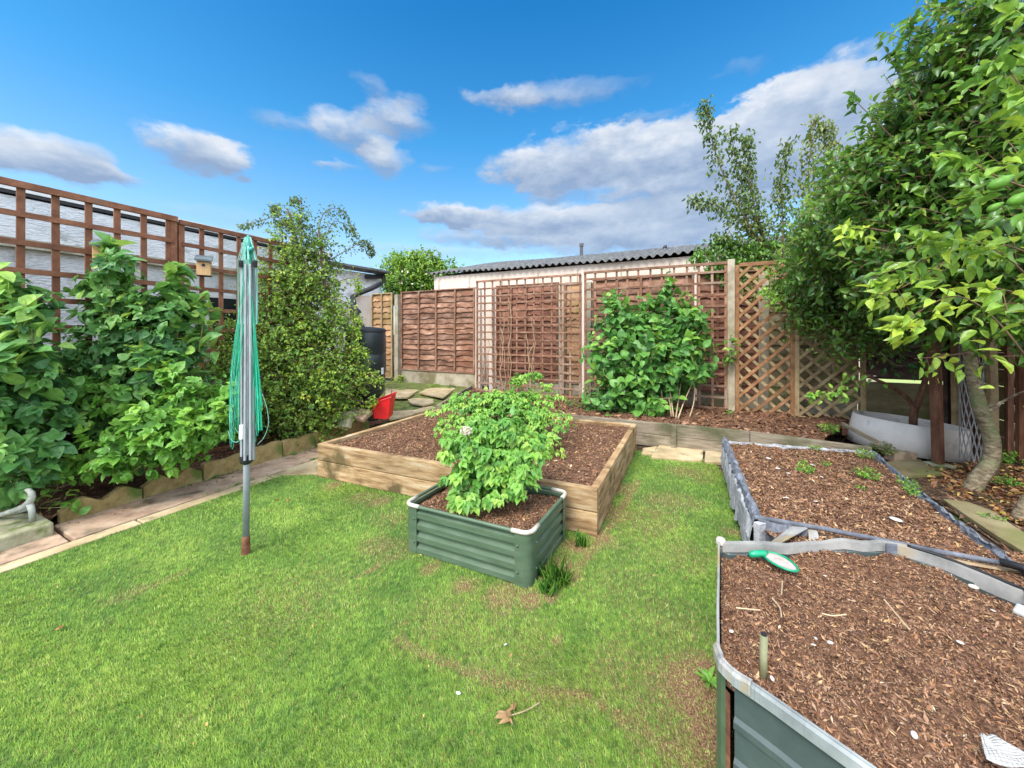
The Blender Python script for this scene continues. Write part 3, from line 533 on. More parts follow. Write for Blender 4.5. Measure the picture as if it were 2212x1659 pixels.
def lap_fence(p0, p1, z0, z1, mt, lab, nbat=5, nb=14, grp=None, gravel=None, bat=None, wavy=.012):
    p0, p1 = V(p0), V(p1); p0.z = p1.z = 0; d = (p1-p0).normalized(); nr = V((d.y, -d.x, 0))
    if nr.y > 0: nr = -nr
    t = thing('fence_panel', lab, 'fence panel', (p0+p1)/2+VZ*z0, grp)
    def Q(s, z, o=0): q = p0.lerp(p1, s); return V((q.x, q.y, z)) + nr*o
    hb = (z1-z0)/nb; m = MB(); n = 26
    for k in range(nb):
        zb = z0+k*hb; tt = random.random(); sd_ = random.random()*50; sl_ = random.uniform(-.006, .006)
        lo = [zb - .02 + wavy*noise.fractal((i*.22+sd_, k, 0), 1, 2, 3)*2.2 + sl_*(i/n-.5) for i in range(n+1)]
        for i in range(n):
            A, B = Q(i/n, lo[i], .034), Q((i+1)/n, lo[i+1], .034); C_, D_ = Q((i+1)/n, zb+hb, .004), Q(i/n, zb+hb, .004)
            m.face([A, B, C_, D_], tt); A2, B2 = Q(i/n, lo[i]+.002, .002), Q((i+1)/n, lo[i+1]+.002, .002); m.face([A2, B2, B, A], tt)
    m.face([Q(0, z0, -.004), Q(1, z0, -.004), Q(1, z1, -.004), Q(0, z1, -.004)], .2)
    m.build('boards', mt, t)
    bm_ = bat or mt
    for i in range(nbat):
        s = i/(nbat-1) if nbat > 1 else .5; s = .012+s*.976; s2 = s+(random.uniform(-.008, .008) if 0 < i < nbat-1 else 0)
        MB().beam(Q(s, z0-.01, .046), Q(s2, z1, .046), .022, .035, up=d).build('batten', bm_, t)
    MB().beam(Q(-.005, z1+.012, .02), Q(1.005, z1+.012, .02), .06, .02).build('capping', bm_, t)
    MB().beam(Q(0, z0-.03, .03), Q(1, z0-.03, .03), .03, .03).build('bottom_rail', bm_, t)
    if gravel is not None: MB().beam(Q(0, (gravel+z0-.05)/2, 0), Q(1, (gravel+z0-.05)/2, 0), .05, z0-.05-gravel).build('gravel_board', M['concrete'], t, bevel=.004)
    return t
FL = (-.71, 7.3)           # back fence line
TL = (-.65, 6.7)           # back trellis line
gp = 'overlapping board fence panels along the back'
lap_fence(on_line(FL, 806), on_line(FL, 850), .30, 2.13, M['lap_tan'], 'narrow tan fence panel left of the concrete post beside the water butt', 3, 14, gp, None, M['lattice_grey'])
lap_fence(on_line(FL, 869), on_line(FL, 1029), .50, 2.13, M['lap'], 'open reddish fence panel with peeling boards above a concrete base', 5, 15, gp, .14, M['trellis_old'], .018)
lap_fence(on_line(FL, 1074), on_line(FL, 1207), .42, 2.13, M['lap_red'], 'red brown fence panel behind the left half of the back trellis', 5, 16, gp, .1, M['lap_red'], .02)
lap_fence(on_line(FL, 1222), on_line(FL, 1262), .42, 2.11, M['lap_tan'], 'narrow tan fence strip between two posts behind the back trellis', 2, 14, gp, .1, M['trellis_old'])
lap_fence(on_line(FL, 1282), on_line(FL, 1500), .42, 2.13, M['lap'], 'brown fence panel behind the big leafy climber', 5, 15, gp, .1, M['trellis_old'], .018)
lap_fence(on_line(FL, 1506), on_line(FL, 1640), .42, 2.13, M['lap_red'], 'dark red fence panel behind the right end of the square trellis', 4, 15, gp, .1, M['lap_red'], .018)
lap_fence(on_line(FL, 1655), on_line(FL, 1850), .42, 2.13, M['fence_moss'], 'mossy tan fence panel behind the diagonal lattice', 5, 15, gp, .1, M['fence_moss'])
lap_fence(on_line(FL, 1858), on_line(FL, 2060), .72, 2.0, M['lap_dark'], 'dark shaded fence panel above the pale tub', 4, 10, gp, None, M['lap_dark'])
t = thing('gravel_board', 'pale mossy gravel board under the dark fence panel', 'board', on_line(FL, 1950)+VZ*.2)
MB().beam(on_line(FL, 1855)+VZ*.375, on_line(FL, 2070)+VZ*.375, .05, .51).build('board', M['fence_moss'], t, bevel=.004)
def post(px, z0, z1, w, mt, lab, line=FL, off=0, d=None, name='concrete_post', cat='post', grp=None):
    p = on_line(line, px) + V((-UX, -UY, 0))*off; t = thing(name, lab, cat, (p.x, p.y, z0), grp)
    m = MB(); m.box((p.x, p.y, (z0+z1)/2), (w, d or w, z1-z0), rz=-R(25.6)); m.build('shaft', mt, t, bevel=.006); return t
gpp = 'concrete posts of the back fence'
post(859, .1, 2.1, .10, M['concrete'], 'pale concrete fence post between the tan and reddish panels', grp=gpp)
post(1037, .1, 2.12, .10, M['shed_wall'], 'pale post at the left end of the back trellis', off=.05, grp=gpp)
post(1063, .1, 2.12, .09, M['shed_wall'], 'second pale post behind the left end of the back trellis', grp=gpp)
post(1214, .1, 2.12, .10, M['concrete'], 'concrete post behind the middle of the left back trellis', grp=gpp)
post(1270, .1, 2.12, .14, M['concrete'], 'broad pale post showing in the gap between the square trellises', grp=gpp)
post(1648, .1, 2.12, .12, M['concrete'], 'pale post seen through the diagonal lattice', grp=gpp)
post(1579, .1, 2.24, .085, M['concrete'], 'tall weathered concrete post between square trellis and diagonal lattice', TL, grp=gpp)
t = trellis(on_line(TL, 1031), on_line(TL, 1253), .23, 2.18, [i/12 for i in range(1, 12)], [.23+.1295*i for i in range(1, 15)], .027, .014, M['trellis_old'], 'large faded square trellis left of the leafy climber', grp='square trellis panels along the back bed')
t = trellis(on_line(TL, 1264), on_line(TL, 1568), .23, 2.20, [i/12 for i in range(1, 12)], [.23+.155*i for i in range(1, 13)], .029, .014, M['trellis_old'], 'large faded square trellis behind the leafy climber', grp='square trellis panels along the back bed')
MB().beam(on_line(TL, 1259)+VZ*.15, on_line(TL, 1259)+VZ*2.2, .03, .05).build('dummy', M['shed_wall'])
o = bpy.data.objects['dummy']; o.name = 'trellis_post'; tag(o, 'slim pale post joining the two back trellis panels', 'post')
def lattice(p0, p1, z0, z1, mt, mt2, lab, sp=.125, w=.036, th=.009):
    p0, p1 = V(p0), V(p1); d = (p1-p0).normalized(); nr = V((d.y, -d.x, 0)); 
    if nr.y > 0: nr = -nr
    t = thing('lattice_panel', lab, 'trellis', ((p0+p1)/2).to_tuple()[:2]+(z0,), 'diagonal lattice panels'); L = (p1-p0).length; Hh = z1-z0
    def Q(x, z, o=0): q = p0 + d*x; return V((q.x, q.y, z0+z)) + nr*o
    fw = .05; m = MB(); m.beam(Q(0, 0, .004), Q(0, Hh, .004), .03, fw, up=d); m.beam(Q(L, 0, .004), Q(L, Hh, .004), .03, fw, up=d); m.beam(Q(fw/2, 0), Q(L-fw/2, 0), .035, fw); m.beam(Q(fw/2, Hh), Q(L-fw/2, Hh), .035, fw)
    m.build('frame', mt, t, bevel=.003)
    for sg, off, mm in ((1, .010, mt), (-1, -.006, mt2)):
        m = MB(); c = -Hh*1.1 if sg > 0 else 0; k = 0
        while True:
            c0 = (-Hh+k*sp*1.414) if sg > 0 else k*sp*1.414
            if c0 > L+Hh: break
            k += 1
            # line x = c0 + sg*z (45 degrees), clip to 0..L
            zlo, zhi = 0, Hh; xa, xb = c0+sg*zlo, c0+sg*zhi
            if sg > 0: zl = max(0, -c0); zh = min(Hh, L-c0)
            else: zl = max(0, c0-L); zh = min(Hh, c0)
            if zh-zl < .04: continue
            m.beam(Q(c0+sg*zl, zl, off), Q(c0+sg*zh, zh, off), th, w, up=d)
        m.build('slats', mm, t)
    return t
lattice(on_line(TL, 1592)+VZ*0, on_line(TL, 1712), .19, 2.16, M['lattice'], M['lattice_grey'], 'orange brown diagonal lattice panel right of the concrete post')
lattice(on_line(TL, 1721), on_line(TL, 1864), .19, 1.62, M['lattice_grey'], M['lattice_grey'], 'faded tan diagonal lattice panel beside the pale tub')
MB().beam(on_line((TL[0], TL[1]+.03), 1580)+VZ*.10, on_line((TL[0], TL[1]+.03), 1866)+VZ*.10, .04, .13).build('gravel_board', M['oldboard'])
tag(bpy.data.objects['gravel_board.001'] if 'gravel_board.001' in bpy.data.objects and bpy.data.objects['gravel_board.001'].parent is None else [o for o in bpy.data.objects if o.name.startswith('gravel_board') and o.parent is None and o.type == 'MESH'][0], 'old horizontal board under the diagonal lattice panels', 'board')
gb = 'red bricks propping the diagonal lattice'
for px, py, Yv, lb in ((1650, 903, 4.62, 'reddish brick under the first lattice panel'), (1828, 927, 4.2, 'reddish brick propping the lattice next to the pale tub')):
    p = P(px, py, Yv); m = MB(); m.box((p.x, p.y, p.z), (.10, .08, .13), rz=-R(25)); o = m.build('brick', M['post_red'], None, bevel=.005); tag(o, lb, 'brick', gb)
# right fence
cr_ = on_line(FL, 2062)
for k in range(3):
    a0 = cr_ - V((UX, UY, 0))*(k*1.0+.05); a1 = cr_ - V((UX, UY, 0))*(k*1.0+.95)
    p0, p1 = a0, a1; d = (p1-p0).normalized(); nr = V((-abs(d.y), abs(d.x), 0)).normalized(); nr = V((-UY, UX, 0))
    t = thing('fence_panel', ['mossy side fence panel in the far right corner', 'greenish side fence panel behind the curved trunk', 'mossy side fence panel at the right picture edge'][k], 'fence panel', (p0+p1)/2, 'side fence panels on the right'); m = MB()
    for i in range(11):
        z = .12+i*.17; m.beam(p0+VZ*z+nr*.01, p1+VZ*z+nr*.01, .02, .165, up=(VZ+nr*.12))
    m.build('boards', M['fence_moss'], t)
    for s in (0.02, .5, .98): MB().beam(p0.lerp(p1, s)+nr*.05+VZ*.03, p0.lerp(p1, s)+nr*.05+VZ*1.98, .04, .05, up=d).build('batten', M['post_red'], t)
    post_p = p0+V((UX, UY, 0))*.05
gt = 'upright timbers stacked in the corner'
for px, y0, y1, Yv, w, mt_, lb in ((2072, 745, 905, 4.0, .12, 'lattice_grey', 'pale wide timber standing left in the corner stack'), (2096, 735, 930, 3.9, .06, 'post_red', 'narrow red timber in the corner stack'), (2050, 750, 890, 4.1, .07, 'lap_dark', 'dark timber behind the reddish post'), (2146, 700, 960, 3.6, .08, 'lattice_grey', 'pale timber right of the curved trunk')):
    p = P(px, 900, Yv); m = MB(); m.beam((p.x, p.y, 0), (p.x+.03, p.y+.05, 1.75), w, .04, up=(0, 1, 0)); tag(m.build('timber', M[mt_], bevel=.004), lb, 'timber', gt)

# ------------------------------------------------------------ pale block shed with corrugated roof
ST = (-2.03, 9.5)
s0 = on_line(ST, 938); s1 = on_line(ST, 1900); UV_ = V((UX, UY, 0)); st = thing('garage', 'long pale garage with a grey corrugated roof behind the back fence', 'building', (s0+s1)/2)
m = MB(); pr_ = [(0, 0), (0, 2.69), (2.78, 3.38), (5.4, 2.69), (5.4, 0)]
for p_, rv in ((s0, 0), (s1, 1)): f_ = [p_+UV_*a_+VZ*z_ for a_, z_ in pr_]; m.face(f_[::-1] if rv else f_, .5)
for i in range(4): (a0, z0), (a1, z1) = pr_[i], pr_[i+1]; m.face([s0+UV_*a0+VZ*z0, s1+UV_*a0+VZ*z0, s1+UV_*a1+VZ*z1, s0+UV_*a1+VZ*z1], .5)
m.build('wall', M['shed_wall'], st)
m = MB(); n = int((s1-s0).length/.9); vv_ = (s1-s0).normalized()
for i in range(n+1): p = s0+vv_*(i*.9+.15)-UV_*.004; m.beam(p+VZ*.1, p+VZ*2.6, .012, .02, up=vv_)
m.build('joint_strip', M['concrete'], st)
def corr(p0, p1, L, z0, rise, parent, amp=.028, wl=.15):
    d = (p1-p0); Ln = d.length; d = d.normalized(); n = int(Ln/wl*8); v = []; f = []
    rows = 3
    for j in range(rows):
        s = j/(rows-1)
        for top in (0, 1):
            for i in range(n+1):
                x = Ln*i/n; sag = .03*math.sin(x*.9+1)+.015*math.sin(x*2.3)
                q = p0 + d*x + UV_*(-.12+s*L); v.append((q.x, q.y, z0+rise*s+amp*math.sin(2*math.pi*x/wl)+sag*.6+(.008 if top else 0)))
    w = n+1
    for j in range(rows-1):
        for i in range(n):
            a_ = (2*j+1)*w+i; b_ = (2*j+3)*w+i; f.append((a_, a_+1, b_+1, b_)); a_ = 2*j*w+i; b_ = (2*j+2)*w+i; f.append((a_+1, a_, b_, b_+1))
    for i in range(n): f.append((i, i+1, w+i+1, w+i))
    m = MB(); m.v = v; m.f = f; m.t = [.5]*len(f); return m.build('roof', M['asbestos'], parent, smooth=True)
corr(s0-vv_*.1, s1, 2.9, 2.735, .74, st)
rp = s0+UV_*2.78
m = MB().tube([rp+VZ*3.45-vv_*.1, s1+UV_*2.78+VZ*3.45], .05, 8); m.build('ridge', M['asbestos'], st)
t = thing('vent_pipe', 'slim grey flue pipe standing above the corrugated roof', 'pipe', P(1256, 560, 10.4)); m = MB().tube([P(1256, 566, 10.4), P(1256, 530, 10.4)], .045, 10).tube([P(1256, 532, 10.4), P(1256, 526, 10.4)], .06, 10); m.build('pipe', M['asbestos'], t)
p = P(1437, 533, 9.3)
m = MB().tube([P(1436, 541, 9.3), P(1436, 536, 9.3), P(1438, 532, 9.3), P(1440, 530, 9.3)], [.01, .055, .04, .01], 8).tube([P(1434, 545, 9.3), P(1436, 538, 9.3)], [.008, .03], 6)
tag(m.build('bird', M['black'], smooth=True), 'small dark bird perched on the corrugated roof ridge', 'bird')

# ------------------------------------------------------------ timber raised bed
def sleeper_bed(name, cs, z, label, rows, th=.05, mt='sleeper'):
    c = sum(cs, V())/4; t = thing(name, label, 'raised bed', (c.x, c.y, 0)); hh = z/rows
    for r_ in range(rows):
        for i in range(4):
            p, q = V((cs[i].x, cs[i].y, 0)), V((cs[(i+1) % 4].x, cs[(i+1) % 4].y, 0)); d = (q-p).normalized(); inn = V((-d.y, d.x, 0))
            if inn.dot(V((c.x, c.y, 0))-p) < 0: inn = -inn
            e0 = p+d*(th if i % 2 else 0) + inn*th/2; e1 = q-d*(th if i % 2 else 0) + inn*th/2
            m = MB(); jit = random.uniform(-.003, .003); zc = hh*r_+hh/2
            m.beam(e0+VZ*zc+inn*jit, e1+VZ*zc+inn*jit, th, hh-.004); m.build('sleeper', M[mt], t, bevel=.006)
    return t
bedt = sleeper_bed('raised_bed', [AF, BF, CF, DF], .29, 'large low timber raised bed in the middle of the garden', 2)
ins = []
cc = (AF+BF+CF+DF)/4
for p in (AF, BF, CF, DF): d = (cc-p); d.z = 0; ins.append(p + d.normalized()*.05)
bumpy('soil', ins, .255, .022, M['soil'], seg=160, rings=50, fr=5, chips=55000, csize=(.0025, .007), parent=bedt, seed=3)

# green metal planter
def metal_planter(name, poly, z0, z1, mt, label, nribs, rib=.010, rimmat=None, rnd=.05, rimr=.011, cap=None, capmat=None, post_mat=None):
    """poly: rounded outline"""
    c = sum((V((p[0], p[1], 0)) for p in poly), V())/len(poly); t = thing(name, label, 'planter', (c.x, c.y, 0)); k = len(poly)
    nor = []
    for i in range(k):
        d = V(poly[(i+1) % k][:2]+(0,)) - V(poly[i-1][:2]+(0,)); n = V((d.y, -d.x, 0)).normalized()
        if n.dot(V((poly[i][0], poly[i][1], 0))-c) < 0: n = -n
        nor.append(n)
    return t, c, nor
def rounded(cs, r, n=6):
    out = []; k = len(cs)
    for i in range(k):
        p = V((cs[i][0], cs[i][1], 0)); a = (V((cs[i-1][0], cs[i-1][1], 0))-p).normalized(); b = (V((cs[(i+1) % k][0], cs[(i+1) % k][1], 0))-p).normalized()
        for j in range(n+1):
            s = j/n; out.append(p + a*r*(1-s)**2 + b*r*s**2)
    return out
GZ = .27
gc = [V((-.615, 2.13, 0)), V((.088, 1.802, 0)), V((.341, 2.285, 0)), V((-.362, 2.615, 0))]
t = thing('metal_planter', 'small green ribbed metal planter in front of the timber bed', 'planter', (-.14, 2.2, 0))
ctr = sum(gc, V())/4
for i in range(4):                                                  # ribbed side sheets
    p, q = gc[i], gc[(i+1) % 4]; d = (q-p).normalized(); nr = V((d.y, -d.x, 0)); nr = nr if nr.dot(p-ctr) > 0 else -nr
    prof = [(0.0, 0)]; z = .008
    for k in range(4):
        base = .004+k*.065; prof += [(base, 0), (base+.006, .011), (base+.034, .011), (base+.044, -.006), (base+.062, -.006)]
    prof += [(GZ-.006, 0)]
    m = MB(); e0, e1 = p+d*.03, q-d*.03
    for (za, oa), (zb, ob) in zip(prof[:-1], prof[1:]):
        m.face([e0+nr*(oa-.012)+VZ*za, e1+nr*(oa-.012)+VZ*za, e1+nr*(ob-.012)+VZ*zb, e0+nr*(ob-.012)+VZ*zb], .5)
    m.build('side_sheet', M['green_metal'], t)
for i in range(4):
    p = gc[i]; a = (gc[i-1]-p).normalized(); b = (gc[(i+1) % 4]-p).normalized(); m = MB(); arc = [p + a*.055*(1-s)**2*1.0 + b*.055*s**2 for s in [j/8 for j in range(9)]]
    arc = [p+a*.085]+arc+[p+b*.085]; ou = (p-ctr).normalized()
    for j in range(len(arc)-1): m.face([arc[j]+ou*.002, arc[j+1]+ou*.002, arc[j+1]+ou*.002+VZ*(GZ-.004), arc[j]+ou*.002+VZ*(GZ-.004)], .5)
    for z_ in (.07, .2):
        for ww in (a, b): q = p+ww*.07+ou*.004; m.box(q+VZ*z_, (.009, .009, .009))
    m.build('corner_strip', M['green_metal'], t, smooth=True)
rr = rounded(gc, .055, 8); m = MB(); rr3 = [p+VZ*(GZ) for p in rr]+[rr[0]+VZ*GZ]
m.tube(rr3, .010, 8, cap=False); m.build('rim', M['green_metal'], t, smooth=True)
for i in range(4):
    if i == 3: continue
    p = gc[i]; a = (gc[i-1]-p).normalized(); b = (gc[(i+1) % 4]-p).normalized(); arc = [p+a*.10]+[p + a*.055*(1-s)**2 + b*.055*s**2 for s in [j/8 for j in range(9)]]+[p+b*.10]
    m = MB().tube([q+VZ*(GZ+.001) for q in arc], .0118, 8); m.build('corner_cap', M['cream'], t, smooth=True)
bumpy('soil', [p.lerp(ctr, .045) for p in rr], GZ-.045, .014, M['soil'], seg=120, rings=40, fr=9, chips=18000, csize=(.0018, .005), parent=t, seed=9)

# back bed
bf = [G(944, 873, .265), G(1204, 893, .265), G(1620, 931, .265), G(1885, 966, .265)]
bt_ = thing('raised_bed', 'long shallow raised bed along the back trellis', 'raised bed', (1.5, 4.6, 0))
for i in range(3):
    for r_ in range(2):
        p, q = bf[i].copy(), bf[i+1].copy(); p.z = q.z = .067+.132*r_; m = MB(); d = (q-p).normalized(); m.beam(p+d*.004+V((0, .002*r_, 0)), q-d*.004+V((0, .002*r_, 0)), .045, .130); m.build('board', M['oldboard'], bt_, bevel=.005)
pe = G(1021, 831, .265); m = MB(); m.beam(V((bf[0].x-.03, bf[0].y+.04, .15)), V((pe.x, pe.y-.2, .2)), .04, .16); m.build('board', M['oldboard'], bt_, bevel=.005)
m = MB(); p = G(1452, 917, .265); m.box((p.x, p.y-.035, .133), (.05, .02, .27), rz=-R(25)); m.build('batten', M['oldboard'], bt_, bevel=.004)
tp = [on_line((TL[0], TL[1]+.25), x) for x in (1020, 1868)]
bumpy('soil', [bf[0]+V((.02, .03, 0)), bf[1]+V((0, .03, 0)), bf[2]+V((0, .03, 0)), bf[3]+V((-.02, .03, 0)), bf[3]+V((-.15, .35, 0)), tp[1]+V((-.12, .03, 0)), tp[0]], .215, .03, M['soil'], seg=150, rings=46, fr=4, chips=16000, csize=(.008, .02), parent=bt_, seed=5, brownchips=.85)

# far yard: ground rises slightly to the back fence
yz = lambda x, y: max(0.0, min(.19, (y-4.6)*.075)) 
yard = [V((-1.0, 5.2, 0)), V((-.72, 7.4, 0)), V((-3.8, 8.9, 0)), V((-4.2, 7.6, 0)), V((-2.0, 4.8, 0)), V((-1.2, 4.55, 0))]
bumpy('yard_ground', yard, 0, .012, mat('mossy', [(.3, (.06, .05, .02)), (.5, (.12, .14, .03)), (.7, (.18, .26, .05))], scale=9, rough=.95, bump=.8, tintamt=0, bdist=.01), kind='structure', zfun=yz)
gs = 'pale paving slabs in the back yard'
def slab(pts, z, lab, mt='slab_tan', grp=gs, th=.03, name='paving_slab'):
    n = len(pts); c = sum((V(p) for p in pts), V())/n; t = thing(name, lab, 'paving slab', (c.x, c.y, z), grp); m = MB(); rp_ = []
    for i in range(n):
        p, q = V(pts[i]), V(pts[(i+1) % n]); rp_ += [p.lerp(q, .04), p.lerp(q, .35)+V((random.uniform(-.008, .008), random.uniform(-.008, .008), 0)), p.lerp(q, .7)+V((random.uniform(-.008, .008), random.uniform(-.008, .008), 0)), p.lerp(q, .96)]
    m.prism([(p.x, p.y) for p in rp_], z-th, z); m.build('slab', M[mt], t, bevel=.005); return t
def Gy(px, py):
    z = .1
    for _ in range(20): p = G(px, py, z); z = yz(p.x, p.y)
    return p, z
for pl, lb in (([(835, 838), (905, 842), (880, 858), (830, 858)], 'pale slab nearest the water butt in the back yard'), ([(925, 838), (985, 838), (958, 858), (905, 848)], 'pale slab under the reddish fence panel'), ([(880, 862), (905, 859), (935, 862), (938, 869), (915, 874), (888, 871)], 'round stepping stone in the moss'), ([(845, 888), (895, 885), (925, 876), (945, 879), (880, 897), (840, 905)], 'pale slab beside the back corner of the timber bed')):
    qs = [Gy(*p) for p in pl]; z = sum(q[1] for q in qs)/len(qs)+.022; slab([G(x, y, z) for x, y in pl], z, lb)
slab([G(1388, 972), G(1420, 968), G(1412, 985), G(1385, 984)], .022, 'small broken tan slab piece beside the timber bed', grp='tan slabs along the back bed')
slab([G(1424, 966), G(1520, 972), G(1517, 1000), G(1405, 992)], .025, 'tan slab between the timber bed and the lined bed', grp='tan slabs along the back bed')
slab([G(1524, 976), G(1562, 980), G(1580, 1004), G(1522, 1002)], .022, 'tan slab half under the lined bed liner', grp='tan slabs along the back bed')
slab([G(1905, 1005), G(1985, 996), G(2010, 1018), G(2040, 1030), G(1950, 1035)], .03, 'weathered tan slab near the reddish post', 'fence_moss', 'tan slabs right of the lined bed')
slab([G(2035, 1085), G(2090, 1092), G(2150, 1115), G(2212, 1160), G(2330, 1235), G(2250, 1230), G(2150, 1165)], .03, 'long tan slab at the right edge beside the lined bed', 'fence_moss', 'tan slabs right of the lined bed')

# lined bed
LB = [G(1572, 950, .30), G(1638, 1122, .30), G(2330, 1275, .30), G(1985, 1058, .30), G(1885, 972, .30)]
lb = thing('lined_bed', 'soil bed lined with torn grey fabric beside the lawn', 'raised bed', (2.0, 2.3, 0))
front = V((.95, 1.48, 0))
q1 = G(1638, 1122, .30); q2 = G(2212, 1232, .30); dr = (q2-q1).normalized()
soilp = [LB[0]+V((.0, .0, 0)), q1+V((.0, 0, 0)), q1+V((.02, -.25, 0)), V((1.02, 1.32, 0)), V((1.5, 1.05, 0)), V((2.3, 1.05, 0)), V((2.35, 1.6, 0)), G(2120, 1158, .3), LB[3], LB[4]]
bumpy('soil', soilp, .265, .022, M['soil'], seg=180, rings=60, fr=5, chips=70000, csize=(.002, .007), parent=lb, seed=12)
# side walls: grey weathered boards under the liner
m = MB(); a, b_ = LB[0], q1; m.beam(V((a.x, a.y, .14)), V((b_.x, b_.y, .14)), .02, .28); m.beam(V((a.x, a.y, .14)), V((LB[4].x, LB[4].y, .14)), .02, .26); m.beam(V((LB[4].x, LB[4].y, .16)), V((LB[3].x, LB[3].y, .16)), .02, .22)
m.build('side_board', M['liner_edge'], lb)
def crumple(p0, p1, w, z, drop, m_, name, seed=0, n=60, amp=.012, parent=None, out=None, wall=.25):
    """fabric folded over an edge: inside flap, top, outside flap"""
    d = (p1-p0).normalized(); o = out or V((-d.y, d.x, 0)); mb = MB(); rows = [(-w, z-.025), (-w*.5, z+.004), (0, z+.012), (w*.45, z+.006), (w*.7, z-drop*.3), (w*.62, z-drop*.65), (w*.7, z-drop)]
    g_ = []
    for i in range(n+1):
        s = i/n; base = p0.lerp(p1, s); r_ = []
        for j, (ox, zz) in enumerate(rows):
            nn = noise.fractal((s*(p1-p0).length*9+seed, j*.9, seed), .7, 2.2, 4); n2_ = noise.fractal((s*(p1-p0).length*22+seed, j*1.3, seed+5), .7, 2.2, 3)
            r_.append(V((base.x, base.y, 0)) + o*(ox+nn*amp*1.6) + V((0, 0, zz + n2_*amp*(1 if j < 5 else 2.2))))
        g_.append(r_)
    for i in range(n):
        for j in range(len(rows)-1): mb.face([g_[i][j], g_[i+1][j], g_[i+1][j+1], g_[i][j+1]], .5+.3*math.sin(j))
    ob = mb.build(name, m_, parent); s_ = ob.modifiers.new('thick', 'SOLIDIFY'); s_.thickness = .003; return ob
crumple(LB[0]+V((0, .05, 0)), q1, .024, .30, .07, M['liner'], 'liner', 1, 90, .010, lb, V((-UY, UX, 0)))
crumple(LB[0]+V((-.012, .03, 0)), q1+V((-.012, 0, 0)), .030, .255, .20, M['liner_edge'], 'torn_liner', 7, 90, .012, lb, V((-UY, UX, 0)))
crumple(q1, q1.lerp(q2, .22), .04, .30, .16, M['liner'], 'liner', 3, 40, .012, lb, V((-UX, -UY, 0)))
crumple(LB[4], LB[3], .012, .285, .03, M['liner'], 'liner', 4, 50, .012, lb, V((UY, -UX, 0)))
crumple(LB[3], G(2230, 1245, .3), .012, .285, .03, M['liner'], 'liner', 5, 60, .012, lb, V((UY, -UX, 0)))
crumple(LB[0], LB[4], .014, .275, .03, M['liner_edge'], 'liner', 6, 50, .012, lb, V((0, 1, 0)))
m = MB().tube([q1+V((-.02, 0, .012)), q1.lerp(q2, .3)+VZ*.016, q1.lerp(q2, .7)+VZ*.010, q2+VZ*.012, q2+dr*.3+VZ*.01], .011, 10); m.build('front_rail', M['liner'], lb, smooth=True)
m = MB().beam(G(1900, 1182, .285), G(2205, 1236, .285), .012, .010); m.build('wood_strip', M['cane'], lb)
m = MB().tube([G(2160, 1224, .3)+VZ*.02, G(2212, 1238, .3)+VZ*.02, G(2250, 1260, .3)+VZ*.02], .016, 8); m.build('rail_joint', M['black'], lb, smooth=True)
m = MB(); a = G(1640, 1124, .3); m.box((a.x-.01, a.y-.02, .15), (.05, .03, .30), rz=.3); m.build('corner_post', M['liner_edge'], lb, bevel=.003)
# torn flap
m = MB(); fa = [G(1718, 1132, .30), G(1745, 1142, .31), G(1690, 1172, .31), G(1660, 1176, .29)]; m.face(fa, .6); fb = [G(1745, 1142, .30), G(1765, 1148, .30), G(1772, 1172, .27), G(1748, 1174, .27)]; m.face(fb, .9)
o = m.build('torn_flap', M['galv'], lb); s_ = o.modifiers.new('thick', 'SOLIDIFY'); s_.thickness = .003

# large near metal planter
BZ = .55
def Gp(px, py): return G(px, py, BZ)
out_ = [Gp(1553, 1168), Gp(1551, 1280), Gp(1551, 1395), Gp(1560, 1425), Gp(1585, 1452), Gp(1625, 1478), Gp(1680, 1515), Gp(1760, 1572), Gp(1840, 1628), Gp(1960, 1712), Gp(2100, 1815), V((.74, .40, 0)), V((1.7, .2, 0)), V((2.2, .75, 0)), Gp(2330, 1318), Gp(2212, 1276), Gp(2120, 1238), Gp(2030, 1203), Gp(1960, 1181), Gp(1918, 1172), Gp(1840, 1168), Gp(1740, 1172), Gp(1640, 1176), Gp(1575, 1174)]
for p in out_: p.z = 0
bp = thing('metal_planter', 'large dark ribbed metal planter in the near right corner', 'planter', (1.1, .8, 0)); cb = V((1.15, .8, 0))
prof = [(0, 0)]
for k in range(7): base = .004+k*.085; prof += [(base, -.004), (base+.006, .002), (base+.020, .002), (base+.028, -.004)]
prof = [p for p in prof if p[0] < BZ-.01]+[(BZ, 0)]
def wall_strip(pts, name, m_, off=0, zr=None):
    m = MB(); pr = zr or prof
    for i in range(len(pts)-1):
        p, q = pts[i], pts[i+1]
        def nn(k):
            a_ = pts[max(k-1, 0)]; b_ = pts[min(k+1, len(pts)-1)]; d = (b_-a_).normalized(); n_ = V((d.y, -d.x, 0)); return n_ if n_.dot(pts[k]-cb) > 0 else -n_
        n0, n1_ = nn(i), nn(i+1)
        for (za, oa), (zb, ob) in zip(pr[:-1], pr[1:]):
            m.face([p+n0*(oa+off)+VZ*za, q+n1_*(oa+off)+VZ*za, q+n1_*(ob+off)+VZ*zb, p+n0*(ob+off)+VZ*zb], .5)
    o = m.build(name, m_, bp); return o
wall_strip(out_[4:12], 'side_sheet', M['dark_metal']); wall_strip(out_[11:20], 'side_sheet', M['dark_metal']); wall_strip(out_[18:24]+[out_[0]], 'side_sheet', M['dark_metal']); wall_strip([out_[0], out_[1], out_[2]], 'side_sheet', M['dark_metal'])
